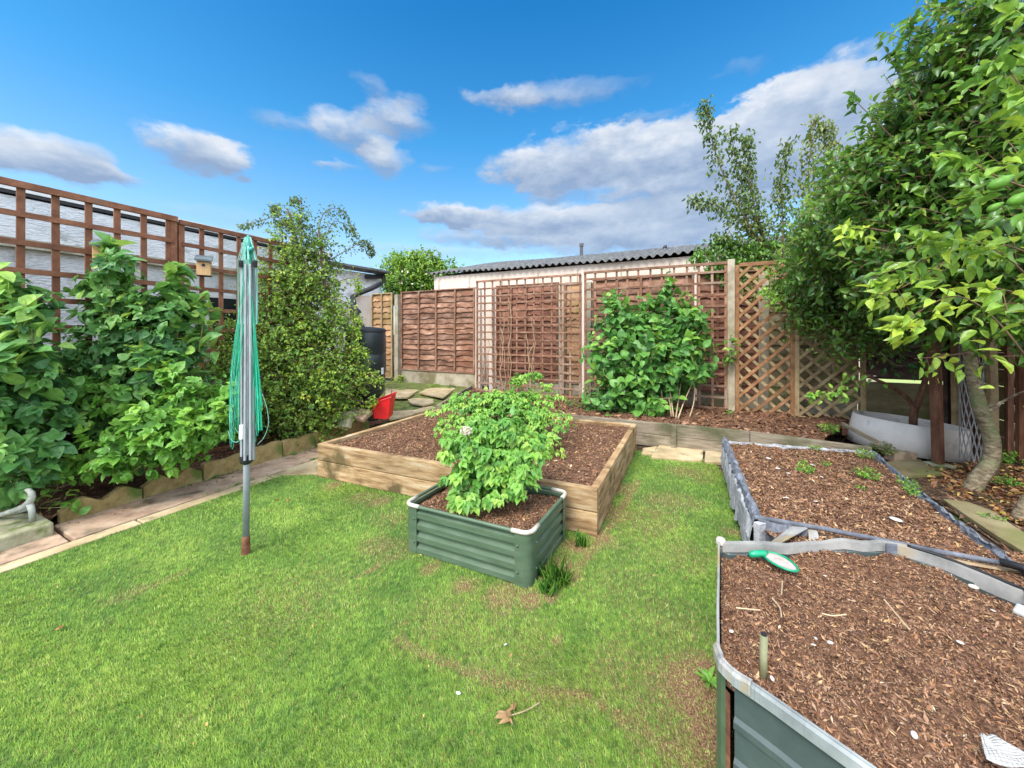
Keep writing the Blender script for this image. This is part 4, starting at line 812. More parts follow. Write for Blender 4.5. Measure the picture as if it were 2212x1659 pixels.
# corner strip with peeled paint and rust
cs_ = out_[2:5]; cfine = []
for i in range(len(cs_)-1): cfine += [cs_[i].lerp(cs_[i+1], k/5) for k in range(5)]
cfine.append(cs_[-1]+(out_[5]-cs_[-1])*.12)
wall_strip(cfine[:8], 'corner_strip', M['green_metal'], .003, [(0, 0), (BZ-.03, 0)]); wall_strip(cfine[7:10], 'rusty_strip', M['rust'], .003, [(0, 0), (BZ-.05, 0)])
loop = out_+[out_[0]]
def smooth_pts(pts, n=4):
    out = []
    for i in range(len(pts)-1):
        p0, p1, p2, p3 = pts[max(i-1, 0)], pts[i], pts[i+1], pts[min(i+2, len(pts)-1)]
        for k in range(n):
            s = k/n; out.append(.5*((2*p1)+(p2-p0)*s+(2*p0-5*p1+4*p2-p3)*s*s+(3*p1-p0-3*p2+p3)*s**3))
    return out+[pts[-1]]
def rim_strip(pts, wi, wo, z, m_, name, wav=.004, hgt=.035):
    m = MB(); pts = smooth_pts(pts, 5); n = len(pts); rows = [(-wi, z-hgt), (-wi, z-.004), (-wi*.5, z+.003), (wo*.5, z+.003), (wo, z-.003), (wo, z-.022)]
    g_ = []
    for i, p in enumerate(pts):
        a_ = pts[max(i-1, 0)]; b_ = pts[min(i+1, n-1)]; d = (b_-a_).normalized(); n_ = V((d.y, -d.x, 0)); n_ = n_ if n_.dot(p-cb) > 0 else -n_
        w_ = wav*noise.noise((i*.35, z, wi*90)); g_.append([V((p.x, p.y, 0))+n_*(o+w_)+VZ*(zz+w_) for o, zz in rows])
    for i in range(n-1):
        for j in range(len(rows)-1): m.face([g_[i][j], g_[i+1][j], g_[i+1][j+1], g_[i][j+1]], .5)
    o = m.build(name, m_, bp); s_ = o.modifiers.new('thick', 'SOLIDIFY'); s_.thickness = .002; return o
rim_strip(out_[4:13], .002, .0075, BZ, M['galv_dull'], 'rim', .003, .02)
rim_strip(out_[2:6], .003, .008, BZ+.003, M['galv'], 'rim_corner', .004, .03)
rim_strip([out_[0], out_[1], out_[2]], .0012, .0012, BZ, M['galv'], 'rim', .001, .02)
rim_strip(out_[14:20], .002, .003, BZ, M['galv'], 'rim', .002, .045)
rim_strip(out_[19:24]+[out_[0]], .002, .003, BZ, M['galv'], 'rim', .006, .03)
m = MB().tube([p+VZ*(BZ+.004) for p in smooth_pts(out_[13:19], 5)], .0045, 6); m.build('rim_bead', M['black'], bp, smooth=True)
m = MB(); p = out_[0]; m.lathe((p.x+.006, p.y, BZ-.01), [(.014, 0), (.015, .014), (.010, .020), (0, .022)], 12); m.build('rim_cap', M['cream'], bp, smooth=True)
m = MB(); p = out_[19]; m.box((p.x, p.y-.012, BZ-.02), (.03, .004, .045), rz=-.2); m.build('bracket', M['liner'], bp)
sp_ = [p.lerp(cb, .012) for p in out_]
bumpy('soil', sp_, BZ-.048, .032, M['soil'], seg=260, rings=90, fr=6, chips=150000, csize=(.0008, .0030), parent=bp, seed=21)

# ------------------------------------------------------------ foliage generators
def sprays(blobs, n, L, nl, lsize, ar=.5, up=.3, down=.0, tints=(0, 1), shell=.6, jit=.5, leafang=.9, outn=.5, maxlen=None, droop=.35, rnd=None):
    """twigs spread through ellipsoids (centre, radii, weight): returns leaf arrays and twig polylines"""
    Pp, D, Nn, Ls, Tt = [], [], [], [], []; tw = []
    wts = np.array([b[2] if len(b) > 2 else b[1][0]*b[1][1]*b[1][2] for b in blobs], float); wts /= wts.sum()
    cnt = rng.multinomial(n, wts)
    for b, k in zip(blobs, cnt):
        c = np.array(b[0]); r_ = np.array(b[1])
        bt0 = b[3] if len(b) > 3 else 0
        for _ in range(k):
            u = nrm(rng.normal(size=3)); s = shell + (1-shell)*rng.random()**.7 if rng.random() < .75 else rng.random(); p = c + u*r_*s
            dv = nrm(u*.8 + np.array([0, 0, up]) + rng.normal(0, jit, 3)); ln = L*rng.uniform(.6, 1.3); q = p - dv*ln*.5; pts = [q]
            tw_t = np.clip(rng.beta(2, 2)*.7 + (u[2]*.12) + bt0 + rng.normal(0, .05), 0, 1)
            for i in range(nl):
                f = (i+.5)/nl; dv = nrm(dv + np.array([0, 0, -droop/nl])); q = q + dv*ln/nl; pts.append(q)
                side = nrm(np.cross(dv, rng.normal(size=3)) + 1e-6); ld = nrm(dv*.55 + side*leafang + np.array([0, 0, -down]))
                nn_ = nrm(np.array([0, -.25, 1.0])*.8 + u*outn + rng.normal(0, .35, 3)); Pp.append(q); D.append(ld); Nn.append(nn_); Ls.append(lsize*rng.uniform(.6, 1.25)*(1 if f < .85 else .7))
                Tt.append(np.clip(tints[0]+(tints[1]-tints[0])*(tw_t+rng.normal(0, .10)+f*.12), 0, 1))
            tw.append(pts)
    return np.array(Pp), np.array(D), np.array(Nn), np.array(Ls), np.array(Tt), tw
def twig_mesh(name, tws, r_, m, parent, step=1, seg=3):
    b = MB()
    for pts in tws[::step]:
        b.tube([V(p) for p in pts], [r_*(1-.6*i/len(pts)) for i in range(len(pts))], seg, cap=False)
    return b.build(name, m, parent)
def limb(b, pts, r0, r1, seg=8, rough=.0):
    pts = smooth_pts([V(p) for p in pts], 4); n = len(pts)
    b.tube([p+V((rng.normal(0, rough), rng.normal(0, rough), 0)) for p in pts], [r0+(r1-r0)*i/(n-1) for i in range(n)], seg)
def bl(px, py, Y, rx, ry=None, rz=None, w=None, bt0=0):             # ellipsoid given by photo position and metres
    ry = ry or rx; rz = rz or rx; return (tuple(P(px, py, Y)), (rx, ry, rz), w or (rx*ry*rz)**.72, bt0)
def compound(P0, D, Nn, Ls, Tt, k=3, spread=.95):
    """each leaf becomes k leaflets fanned about its tip"""
    Q, E, O, S, T_ = [], [], [], [], []; D = nrm(D); S_ = nrm(np.cross(D, Nn)); 
    for j in range(k):
        a = (j-(k-1)/2)*spread; E.append(nrm(D*math.cos(a)+S_*math.sin(a)+np.array([0, 0, -.12]))); Q.append(P0+D*Ls[:, None]*.25); O.append(Nn); S.append(Ls*(1.0 if abs(a) < .1 else .78)); T_.append(Tt)
    return np.concatenate(Q), np.concatenate(E), np.concatenate(O), np.concatenate(S), np.concatenate(T_)
def bush(name, label, cat, base, blobs, n, L, nl, ls, ar, mt, tm='ovate', comp=0, stems=(), stemmat='stem', stemr=.008, twr=.002, grp=None, crown='foliage', **kw):
    t = thing(name, label, cat, base, grp); A = sprays(blobs, n, L, nl, ls, **kw); p, d, nn, l_, tt, tw = A
    if comp: p, d, nn, l_, tt = compound(p, d, nn, l_, tt, comp, kw.get('spread', .9))
    leaves(crown, p, d, nn, l_, l_*ar*rng.uniform(.85, 1.15, len(l_)), M[mt], t, tm, tt)
    if twr: twig_mesh('twigs', tw, twr, M[stemmat], t)
    b = MB()
    for s in stems: limb(b, s, stemr, stemr*.35, 6)
    if not stems:
        for bb in blobs[:8]: c = V(bb[0]); limb(b, [V(base)+V((rng.normal(0, .05), rng.normal(0, .05), 0)), V(base).lerp(c, .5)+V((rng.normal(0, .06), rng.normal(0, .06), .05)), c], stemr, stemr*.3, 5)
    b.build('stems', M[stemmat], t, smooth=True); return t

def arch_spray(parent, pts, nl, ls, mt, ar=.6, r=.006, side=.08, tm='rhomb', tint=(0, .7), nm='arching_branch', mtb='stem_brown'):
    sp = smooth_pts([V(p) for p in pts], 8); b = MB(); b.tube(sp, [r*(1-.8*i/len(sp)) for i in range(len(sp))], 5)
    Pp, D, Nn, Ls, Tt = [], [], [], [], []
    for i in range(nl):
        f = rng.random()**.8*.99; k = f*(len(sp)-1); i0 = int(k); p = np.array(sp[i0].lerp(sp[min(i0+1, len(sp)-1)], k-i0)); d = np.array((sp[min(i0+1, len(sp)-1)]-sp[max(i0-1, 0)]).normalized())
        off = rng.normal(0, side*(1.1-f), 3); off[2] -= abs(rng.normal(0, side*.5)); q = p+off
        if rng.random() < .1: b.tube([V(p), V(q)], .0015, 3, cap=False)
        Pp.append(q); D.append(nrm(d*.5+rng.normal(0, .6, 3)+np.array([0, 0, -.3]))); Nn.append(nrm(rng.normal(0, .5, 3)+np.array([0, -.3, 1]))); Ls.append(ls*rng.uniform(.7, 1.2)); Tt.append(rng.uniform(*tint))
    o = b.build(nm, M[mtb], parent); Ls = np.array(Ls)
    leaves('branch_leaves', np.array(Pp), np.array(D), np.array(Nn), Ls, Ls*ar, M[mt], parent, tm, np.array(Tt))
# ------------------------------------------------------------ left border plants
bush('bramble', 'large leafy bramble at the left picture edge', 'bramble', W(.75, -4.05, .04),
  [bl(-10, 610, 2.4, .10), bl(20, 680, 2.4, .14), bl(-30, 720, 2.4, .18), bl(40, 760, 2.4, .14), bl(-30, 800, 2.3, .25), bl(40, 850, 2.4, .16), bl(20, 920, 2.4, .18), bl(60, 960, 2.4, .14), bl(-20, 1000, 2.3, .2), bl(50, 1010, 2.35, .10), bl(-60, 900, 2.5, .3), bl(100, 900, 2.5, .10)],
  330, .17, 4, .098, .70, 'leaf_bramble', 'broad', 3, stemmat='stem', stemr=.007, up=.4, grp='brambles in the left border')
bush('bramble', 'tall bramble climbing the trellis between the two bird boxes', 'bramble', W(1.35, -4.05, .04),
  [bl(243, 550, 2.85, .05), bl(225, 575, 2.8, .06), bl(235, 600, 3.0, .08), bl(260, 640, 3.0, .13), bl(385, 590, 3.1, .035), bl(385, 660, 3.1, .13), bl(290, 690, 3.0, .18), bl(200, 665, 2.95, .08), bl(350, 710, 3.05, .2), bl(240, 750, 2.95, .2), bl(330, 800, 3.0, .24), bl(395, 740, 3.1, .12), bl(180, 790, 2.9, .12), bl(250, 870, 2.95, .24), bl(370, 880, 3.0, .24), bl(412, 660, 3.15, .08), bl(290, 950, 2.9, .16), bl(180, 880, 2.9, .14)],
  560, .19, 4, .092, .70, 'leaf_bramble', 'broad', 3, stemmat='stem', stemr=.007, up=.35, grp='brambles in the left border')
bush('bramble', 'low yellow green bramble spilling over the edging stones', 'bramble', W(1.55, -3.9, .04),
  [bl(190, 1000, 2.6, .06), bl(250, 950, 2.65, .12), bl(340, 910, 2.75, .15), bl(330, 970, 2.65, .11), bl(420, 930, 2.75, .12), bl(430, 860, 2.9, .13), bl(470, 900, 2.85, .12), bl(500, 850, 2.95, .09), bl(250, 850, 2.8, .15), bl(390, 970, 2.75, .08), bl(240, 1000, 2.55, .07), bl(360, 830, 2.85, .12), bl(470, 940, 2.85, .07), bl(300, 1010, 2.6, .06)],
  300, .16, 4, .082, .70, 'leaf_bright', 'broad', 3, stemmat='stem', stemr=.006, up=.3, grp='brambles in the left border')
brs = [o for o in bpy.data.objects if o.name.startswith('bramble')]
for k_, pts, n_ in ((1, [P(235, 760, 2.95), P(232, 640, 2.95), P(238, 560, 2.9), P(236, 520, 2.9)], 70), (1, [P(380, 780, 3.05), P(384, 680, 3.05), P(380, 600, 3.05), P(388, 570, 3.05)], 60), (1, [P(300, 720, 3.0), P(290, 650, 3.0), P(270, 610, 3.0)], 50), (0, [P(20, 800, 2.35), P(10, 680, 2.35), P(-5, 580, 2.35)], 60), (0, [P(50, 840, 2.35), P(70, 740, 2.35), P(55, 650, 2.35)], 50), (1, [P(430, 760, 3.1), P(440, 680, 3.1), P(435, 640, 3.1)], 40)):
    o_ = brs[k_]; sp_n = len(pts); arch_spray(o_, pts, n_, .115, 'leaf_bramble', .66, .006, .085, 'broad', (.35, 1), 'cane', 'stem')
bush('young_plant', 'small leafy plant growing behind the stone scroll', 'plant', W(.85, -3.95, .06), [bl(110, 1040, 2.45, .06), bl(100, 1085, 2.4, .05), bl(140, 1085, 2.45, .05), bl(170, 1095, 2.45, .04)], 18, .07, 3, .05, .7, 'leaf_bright', 'broad', 0, stemr=.004)
# shrub
S = 4.5
sb = [bl(628, 475, S, .20), bl(640, 530, S, .26), bl(690, 520, S, .16), bl(630, 590, S, .36), bl(680, 600, S, .32), bl(600, 640, S-.1, .36), bl(660, 670, S, .45), bl(700, 730, S, .42), bl(600, 730, S-.2, .42), bl(640, 790, S-.2, .52), bl(720, 810, S-.1, .42), bl(590, 830, S-.3, .38), bl(660, 870, S-.3, .42), bl(725, 860, S-.1, .26), bl(620, 900, S-.4, .25), bl(700, 900, S-.3, .28)]
bush('shrub', 'tall bushy small-leaved shrub behind the washing line', 'shrub', tuple(G(680, 945)), sb, 2900, .26, 9, .044, .62, 'leaf_small', 'rhomb', 0, stems=[[G(680, 945), P(670, 800, S), P(650, 650, S), P(640, 520, S), P(620, 450, S)], [G(690, 945), P(720, 800, S), P(700, 600, S), P(690, 500, S)]], stemmat='stem_brown', stemr=.03, twr=.003, up=.25, droop=.5, jit=.55)
shr = [o for o in bpy.data.objects if o.name == 'shrub'][0]
for pts in ([(690,560),(720,480),(760,500),(800,545)], [(680,540),(700,460),(740,455),(765,500)], [(640,500),(600,470),(550,480),(515,485)], [(640,520),(600,450),(590,450)], [(700,570),(750,540),(790,520),(808,548)], [(650,520),(650,440),(630,432)], [(620,620),(580,600),(545,610)]):
    arch_spray(shr, [P(x, y, S+.1*i) for i, (x, y) in enumerate(pts)], 190, .04, 'leaf_olive', side=.07)
for pts in ([(700,640),(740,650),(780,690)], [(700,700),(750,680),(775,720)], [(740,760),(770,750),(795,765)], [(760,820),(800,810),(825,820)], [(760,860),(790,870),(810,860)], [(700,620),(760,600),(775,620)], [(600,700),(560,690),(540,720)], [(620,780),(570,770),(535,800)], [(600,860),(560,850),(530,880)], [(640,900),(600,905),(570,930)], [(700,880),(680,900),(670,930)], [(660,700),(700,690),(740,720)], [(640,820),(700,800),(750,830)], [(620,640),(580,640),(555,670)]):
    arch_spray(shr, [P(x, y, S-.15) for x, y in pts], 130, .04, 'leaf_small', side=.08, tint=(.3, .9))
bush('shrub', 'low small-leaved shrub left of the washing line pole', 'shrub', tuple(W(2.3, -4.2, .04)), [bl(470, 740, 3.9, .22), bl(450, 790, 3.8, .22), bl(490, 800, 3.8, .22), bl(480, 850, 3.7, .22), bl(530, 780, 3.9, .22), bl(530, 870, 3.7, .22)], 520, .22, 8, .038, .6, 'leaf_small', 'rhomb', stemmat='stem_brown', twr=.002, tints=(0, .8))

# ------------------------------------------------------------ rotary washing line
px0 = G(530, 1197); YD = px0.y
def D_(px, py, dy=0): return P(px, py, YD+dy)
dt = thing('rotary_washing_line', 'folded rotary washing line with green cords standing on the lawn', 'washing line', tuple(px0))
MB().tube([D_(531, 1199), D_(531.5, 1158)], [.0215, .0195], 14).build('ground_socket', M['rust'], dt, smooth=False)
MB().tube([D_(531.5, 1160), D_(533, 985), D_(535, 560)], .0165, 14).build('pole', M['alu'], dt, smooth=True)
MB().tube([D_(533, 1002), D_(533, 996), D_(533, 984), D_(533, 982)], [.018, .034, .034, .02], 12).tube([D_(519, 999, -.01), D_(549, 991, .02)], .010, 8).build('hub', M['black'], dt)
arms = []
for i, (bx, tx, dy) in enumerate(((522, 523, -.02), (529, 531, -.035), (541, 541, -.03), (548, 549, 0))):
    arms.append(MB().beam(D_(bx, 996-i, dy), D_(tx, 570, dy), .0115, .0115, up=(0, 1, 0)).build('arm', M['alu'], dt, bevel=.002))
MB().tube([D_(523, 918, -.03), D_(522, 948, -.03)], .013, 8).build('handle', M['white'], arms[0])
for x, pa in ((521, arms[0]), (550, arms[3])): MB().tube([D_(x, 563, -.03), D_(x, 577, -.03)], [.014, .014], 10).tube([D_(x, 570, -.045), D_(x, 570, -.03)], .012, 8).build('arm_tip', M['black'], pa)
MB().tube([D_(536, 560), D_(537, 530), D_(536, 508)], [.02, .018, .006], 12).tube([D_(540, 538, -.02), D_(546, 540, -.02)], .014, 8).build('top_cap', M['teal'], dt, smooth=True)
b = MB(); b2 = MB()
for i in range(44):
    s = rng.choice([-1, 1], p=[.45, .55]); top = D_(535+rng.normal(0, 6), 520+rng.uniform(0, 50), rng.normal(0, .012)); mx_ = 535 + (s*rng.uniform(12, 40) if s < 0 else rng.uniform(10, 30)); ye = rng.uniform(820, 975)
    pts = [top, D_(535+(mx_-535)*.35, 640, rng.normal(0, .02)), D_(535+(mx_-535)*.85, 780+rng.normal(0, 10), rng.normal(0, .03)), D_(mx_, ye-30, rng.normal(0, .03)), D_(mx_-s*3, ye, rng.normal(0, .03))]
    if rng.random() < .7: pts += [D_(mx_-s*9, ye-60, rng.normal(0, .02)), D_(535+s*rng.uniform(6, 14), 700, rng.normal(0, .02))]
    (b if rng.random() < .8 else b2).tube(smooth_pts(pts, 7), .0012, 4, cap=False)
for i in range(34): x = 535+rng.normal(0, 8); b2.tube([D_(x*.3+535*.7, 512, 0), D_(x, 560, rng.normal(0, .02)), D_(x+rng.normal(0, 3), 700, rng.normal(0, .02))], .0022, 4, cap=False)
for i in range(18): s = rng.uniform(6, 22); b.tube(smooth_pts([D_(540+s*.2, 640, -.02), D_(543+s*.6, 760, rng.normal(0, .02)), D_(545+s, 880+rng.uniform(-20, 60), rng.normal(0, .02))], 5), .0022, 4, cap=False)
b.build('cords', M['cord'], dt); b2.build('pale_cords', M['mint'], dt)
b = MB(); b.tube(smooth_pts([D_(566, 850, 0), D_(576, 880, 0), D_(580, 915, 0), D_(570, 945, 0), D_(556, 960, 0)], 6), .0016, 4); b.tube(smooth_pts([D_(492, 930, 0), D_(500, 950, 0), D_(512, 955, 0), D_(524, 946, 0)], 6), .0016, 4); b.tube(smooth_pts([D_(508, 925, 0), D_(520, 940, 0), D_(548, 945, 0)], 6), .0016, 4); b.build('loose_cord', M['mint'], dt)

# bird boxes
def birdbox(px, py, Y, s, lab, rz, roofmat='slate'):
    c = P(px, py, Y); t = thing('bird_box', lab, 'bird box', tuple(c-VZ*.1*s), 'bird boxes on the left trellis'); Q = Matrix.Rotation(rz, 3, 'Z')
    def q(x, y, z): return c + Q @ V((x*s, y*s, z*s))
    w, d, h = .065, .07, .10; m = MB(); pts = [q(-w, -d, -h), q(w, -d, -h), q(w, d, -h), q(-w, d, -h), q(-w, -d, h*.7), q(w, -d, h*.7), q(w, d, h*1.25), q(-w, d, h*1.25)]
    n = len(m.v); m.v += [tuple(p) for p in pts]
    for f in ((0,3,2,1),(4,5,6,7),(0,1,5,4),(1,2,6,5),(2,3,7,6),(3,0,4,7)): m.f.append(tuple(n+k for k in f)); m.t.append(random.random())
    m.build('box', M['newwood'], t, bevel=.003)
    m = MB(); r_ = [q(-w*1.25, -d*1.5, h*.62), q(w*1.25, -d*1.5, h*.62), q(w*1.25, d*1.05, h*1.35), q(-w*1.25, d*1.05, h*1.35)]; up = V((0, 0, .018)); n = 0; m.v = [tuple(p) for p in r_]+[tuple(p+up) for p in r_]
    for f in ((3,2,1,0),(4,5,6,7),(0,1,5,4),(1,2,6,5),(2,3,7,6),(3,0,4,7)): m.f.append(f); m.t.append(.5)
    m.build('roof', M[roofmat], t)
    m = MB(); m.tube([q(0, -d-.003, .02), q(0, -d-.001, .02)], .018*s, 12); m.build('entrance_hole', M['black'], t)
    m = MB(); m.face([q(-w*1.1, -d*1.1, -h*1.02), q(w*1.1, -d*1.1, -h*1.02), q(w*1.1, d, -h*1.02), q(-w*1.1, d, -h*1.02)]); m.build('base', M['black'], t)
birdbox(441, 578, 3.62, .82, 'wooden bird box with grey roof beside the washing line pole', R(35))
birdbox(222, 548, 2.95, .74, 'bird box half covered by bramble leaves on the left trellis', R(38), 'slate')

# ------------------------------------------------------------ water butt, downpipe, red bucket
wb = thing('water_butt', 'dark green round water butt on a black stand beside the shrub', 'water butt', tuple(P(792, 905, 5.0))); YB = 5.15
c = P(790, 850, YB); rb = .27; z0 = c.z; z1 = P(790, 712, YB).z; hh = z1-z0
prof_ = [(rb*.86, 0), (rb*.95, hh*.05), (rb*.97, hh*.28), (rb*.94, hh*.30), (rb*1.0, hh*.33), (rb*1.0, hh*.60), (rb*.96, hh*.62), (rb*1.0, hh*.65), (rb*.98, hh*.92), (rb*.94, hh*.97)]
m = MB().lathe((c.x, c.y, z0), prof_, 36); brl = m.build('barrel', M['plastic_dk'], wb, smooth=True)
m = MB().lathe((c.x, c.y, z0), [(rb*.99, hh*.96), (rb*1.0, hh*1.0), (rb*.9, hh*1.02), (rb*.4, hh*1.04), (0, hh*1.045)], 36); m.build('lid', M['black'], brl, smooth=True)
m = MB().lathe((c.x, c.y, 0), [(rb*.85, 0), (rb*.75, .05), (rb*.7, z0-.05), (rb*.84, z0-.01), (rb*.84, z0)], 10); m.build('stand', M['black'], wb)
cdir = (V((0, 0, 0))-V((c.x, c.y, 0))).normalized(); side = V((-cdir.y, cdir.x, 0)); 
q = V((c.x, c.y, 0)) + (cdir*.62+side*.74).normalized()*rb*1.01 + VZ*P(822, 800, YB).z; 
if q.x < c.x: q = V((c.x, c.y, 0)) + (cdir*.62-side*.74).normalized()*rb*1.01 + VZ*P(822, 800, YB).z
m = MB(); dn = V((q.x-c.x, q.y-c.y, 0)).normalized(); sd_ = V((-dn.y, dn.x, 0)); m.face([q-sd_*.025-VZ*.045+dn*.004, q+sd_*.025-VZ*.045+dn*.004, q+sd_*.025+VZ*.045+dn*.004, q-sd_*.025+VZ*.045+dn*.004]); m.build('sticker', M['white'], brl)
m = MB().tube([V((c.x-.05, c.y-rb*.95, z0+.12)), V((c.x-.05, c.y-rb*1.25, z0+.12)), V((c.x-.05, c.y-rb*1.3, z0+.05))], .02, 8); m.build('tap', M['black'], brl)
t = thing('downpipe', 'black jointed downpipe feeding the water butt', 'pipe', tuple(P(770, 700, 5.2))); m = MB().tube([P(762, 640, 5.6), P(764, 665, 5.5), P(772, 675, 5.4), P(768, 690, 5.3), P(778, 702, 5.2), P(782, 712, 5.15)], [.04, .045, .055, .045, .05, .05], 10); m.build('pipe', M['black'], t, smooth=True)
p = P(795, 905, 4.62); m = MB().lathe((p.x, p.y, p.z-.0), [(.07, 0), (.075, .02), (.085, .2), (.09, .21), (.082, .21), (.068, .03), (0, .03)], 20); t = thing('flower_pot', 'small black pot beside the red bucket', 'pot', (p.x, p.y, p.z)); m.build('pot', M['black'], t, smooth=True)
tr_ = thing('bucket', 'bright red square bucket leaning beside the water butt', 'bucket', tuple(P(822, 905, 4.45))); YR = 4.45
fr = [P(807, 905, YR), P(838, 906, YR), P(845, 858, YR-.02), P(803, 872, YR-.02)]; bk_ = [p+V((.03, .16, .01)) for p in (P(811, 903, YR), P(834, 904, YR), P(842, 854, YR), P(808, 866, YR))]
m = MB(); m.v = [tuple(p) for p in fr+bk_]; m.f = [(0,1,2,3),(5,4,7,6),(1,5,6,2),(4,0,3,7),(4,5,1,0)]; m.t = [.5]*5; o = m.build('bucket_body', M['red'], tr_, bevel=.008); s_ = o.modifiers.new('th', 'SOLIDIFY'); s_.thickness = .004
rimp = [fr[3], fr[2], bk_[2], bk_[3], fr[3]]; MB().tube(rimp, .008, 6).build('bucket_rim', M['red'], tr_); 
MB().beam(P(811, 885, YR-.035), P(830, 876, YR-.035), .006, .010).build('grip', M['red'], tr_)
MB().tube(smooth_pts([fr[2]+V((0, 0, 0)), P(846, 838, YR+.05), P(838, 842, YR+.1)], 5), .004, 5).build('handle', M['black'], tr_)
t = thing('stone', 'flat tilted brown stone slab under the shrub', 'stone', tuple(P(765, 900, 4.4))); m = MB(); m.beam(P(745, 888, 4.45), P(795, 900, 4.3), .16, .05, up=(-.2, -.5, 1)); m.build('slab', M['slab_pink'], t, bevel=.01)
t = thing('stone', 'upright brown stone leaning at the border end', 'stone', tuple(P(745, 905, 4.3))); m = MB(); m.beam(P(742, 925, 4.2), P(752, 890, 4.3), .07, .16, up=(1, -.4, 0)); m.build('slab', M['concrete_moss'], t, bevel=.01)

# ------------------------------------------------------------ plants in the beds
def fronds(parent, base, tips, nl, ls, mt, r=.004, side=.05, ar=.62, tb=0):
    """leafy stems that arch from the base out to given tips; compound leaves along them"""
    Pp, D, Nn, Ls, Tt = [], [], [], [], []; b = MB(); base = V(base)
    for tp_ in tips:
        tp_ = V(tp_); st = base + V((rng.normal(0, .05), rng.normal(0, .05), 0)); up_ = max(tp_.z-base.z, .06)
        m1 = st.lerp(tp_, .35)+VZ*up_*.45; m2 = st.lerp(tp_, .75)+VZ*up_*.28; sp = smooth_pts([st, m1, m2, tp_], 6); b.tube(sp, [r*(1-.7*i/len(sp)) for i in range(len(sp))], 5); dk = rng.normal(0, .12)
        for i in range(nl):
            f = .22+.78*rng.random()**.8; k = f*(len(sp)-1); i0_ = min(int(k), len(sp)-2); p = np.array(sp[i0_].lerp(sp[i0_+1], k-i0_)); d = np.array((sp[i0_+1]-sp[i0_]).normalized())
            sd__ = nrm(np.cross(d, np.array([0, 0, 1.]))+1e-6)*rng.choice([-1, 1]); off = sd__*rng.uniform(.2, 1)*side*(1.25-f*.6) + rng.normal(0, side*.25, 3)
            Pp.append(p+off); D.append(nrm(d*.6+sd__*.7+np.array([0, 0, -.35])+rng.normal(0, .25, 3))); Nn.append(nrm(np.array([0, -.15, 1.])+rng.normal(0, .3, 3)+d*.2)); Ls.append(ls*rng.uniform(.65, 1.2)); Tt.append(np.clip(.42+tb+dk+.28*f+rng.normal(0, .13), 0, 1))
    b.build('stems', M['leaf_potato'], parent, smooth=True); p, d, nn, l_, tt = compound(np.array(Pp), np.array(D), np.array(Nn), np.array(Ls), np.array(Tt), 3, .9)
    leaves('foliage', p, d, nn, l_, l_*ar*rng.uniform(.85, 1.15, len(l_)), M[mt], parent, 'ovate', tt)
def tipset(cx, cy, rx, ry, Y, ry3, n, jag=.22):
    out = []
    for i in range(n):
        a = 6.283*i/n + rng.normal(0, .2); q = (rng.random()**.45)*(1+rng.normal(0, jag)*.5); out.append(P(cx+rx*math.cos(a)*q, cy-ry*math.sin(a)*q, Y + (ry3*math.sin(a)*q if math.sin(a) > 0 else ry3*math.sin(a)*q*.7)))
    return out
gpo = 'bright green potato-like plants'
t = thing('potato_plant', 'bushy bright green plant filling the middle of the timber bed', 'plant', tuple(G(1090, 945, .26)), gpo)
fronds(t, G(1090, 940, .26), tipset(1082, 905, 138, 72, 3.25, .35, 58) + [P(960, 880, 3.4), P(950, 905, 3.3), P(1140, 815, 3.7), P(1165, 812, 3.7), P(1185, 835, 3.6), P(1225, 900, 3.3), P(1222, 925, 3.1), P(1205, 985, 2.9), P(1195, 960, 2.9), P(985, 855, 3.5), P(1120, 822, 3.6), P(955, 935, 3.0)], 40, .046, 'leaf_potato', side=.07, tb=.12)
t = thing('potato_plant', 'leafy green plant growing in the small metal planter', 'plant', tuple(G(1060, 1060, .24)), gpo)
fronds(t, G(1062, 1050, .24), tipset(1066, 985, 105, 78, 2.18, .14, 34) + [P(985, 1085, 2.03), P(965, 1045, 2.1), P(1045, 1085, 2.02), P(1140, 1062, 2.08), P(1160, 1010, 2.15), P(1125, 1040, 2.1), P(955, 950, 2.25), P(1175, 960, 2.25), P(1000, 1078, 2.05), P(1090, 1078, 2.03)], 24, .058, 'leaf_potato', side=.055, tb=-.05, ar=.72)
t = thing('flower', 'single pale cream flower head among the bright green leaves', 'flower', tuple(P(1007, 930, 1.98)))
n = 90; u = nrm(rng.normal(size=(n, 3))); u[:, 1] = -abs(u[:, 1]); pp = np.array(P(1007, 930, 1.98)) + u*np.array([.024, .016, .017]); leaves('petals', pp, nrm(u+rng.normal(0, .4, (n, 3))), u, np.full(n, .012), np.full(n, .01), M['petal'], t, 'rhomb')
MB().tube([P(1007, 934, 1.99), P(1030, 990, 2.1)], .003, 5).build('stalk', M['stem'], t)
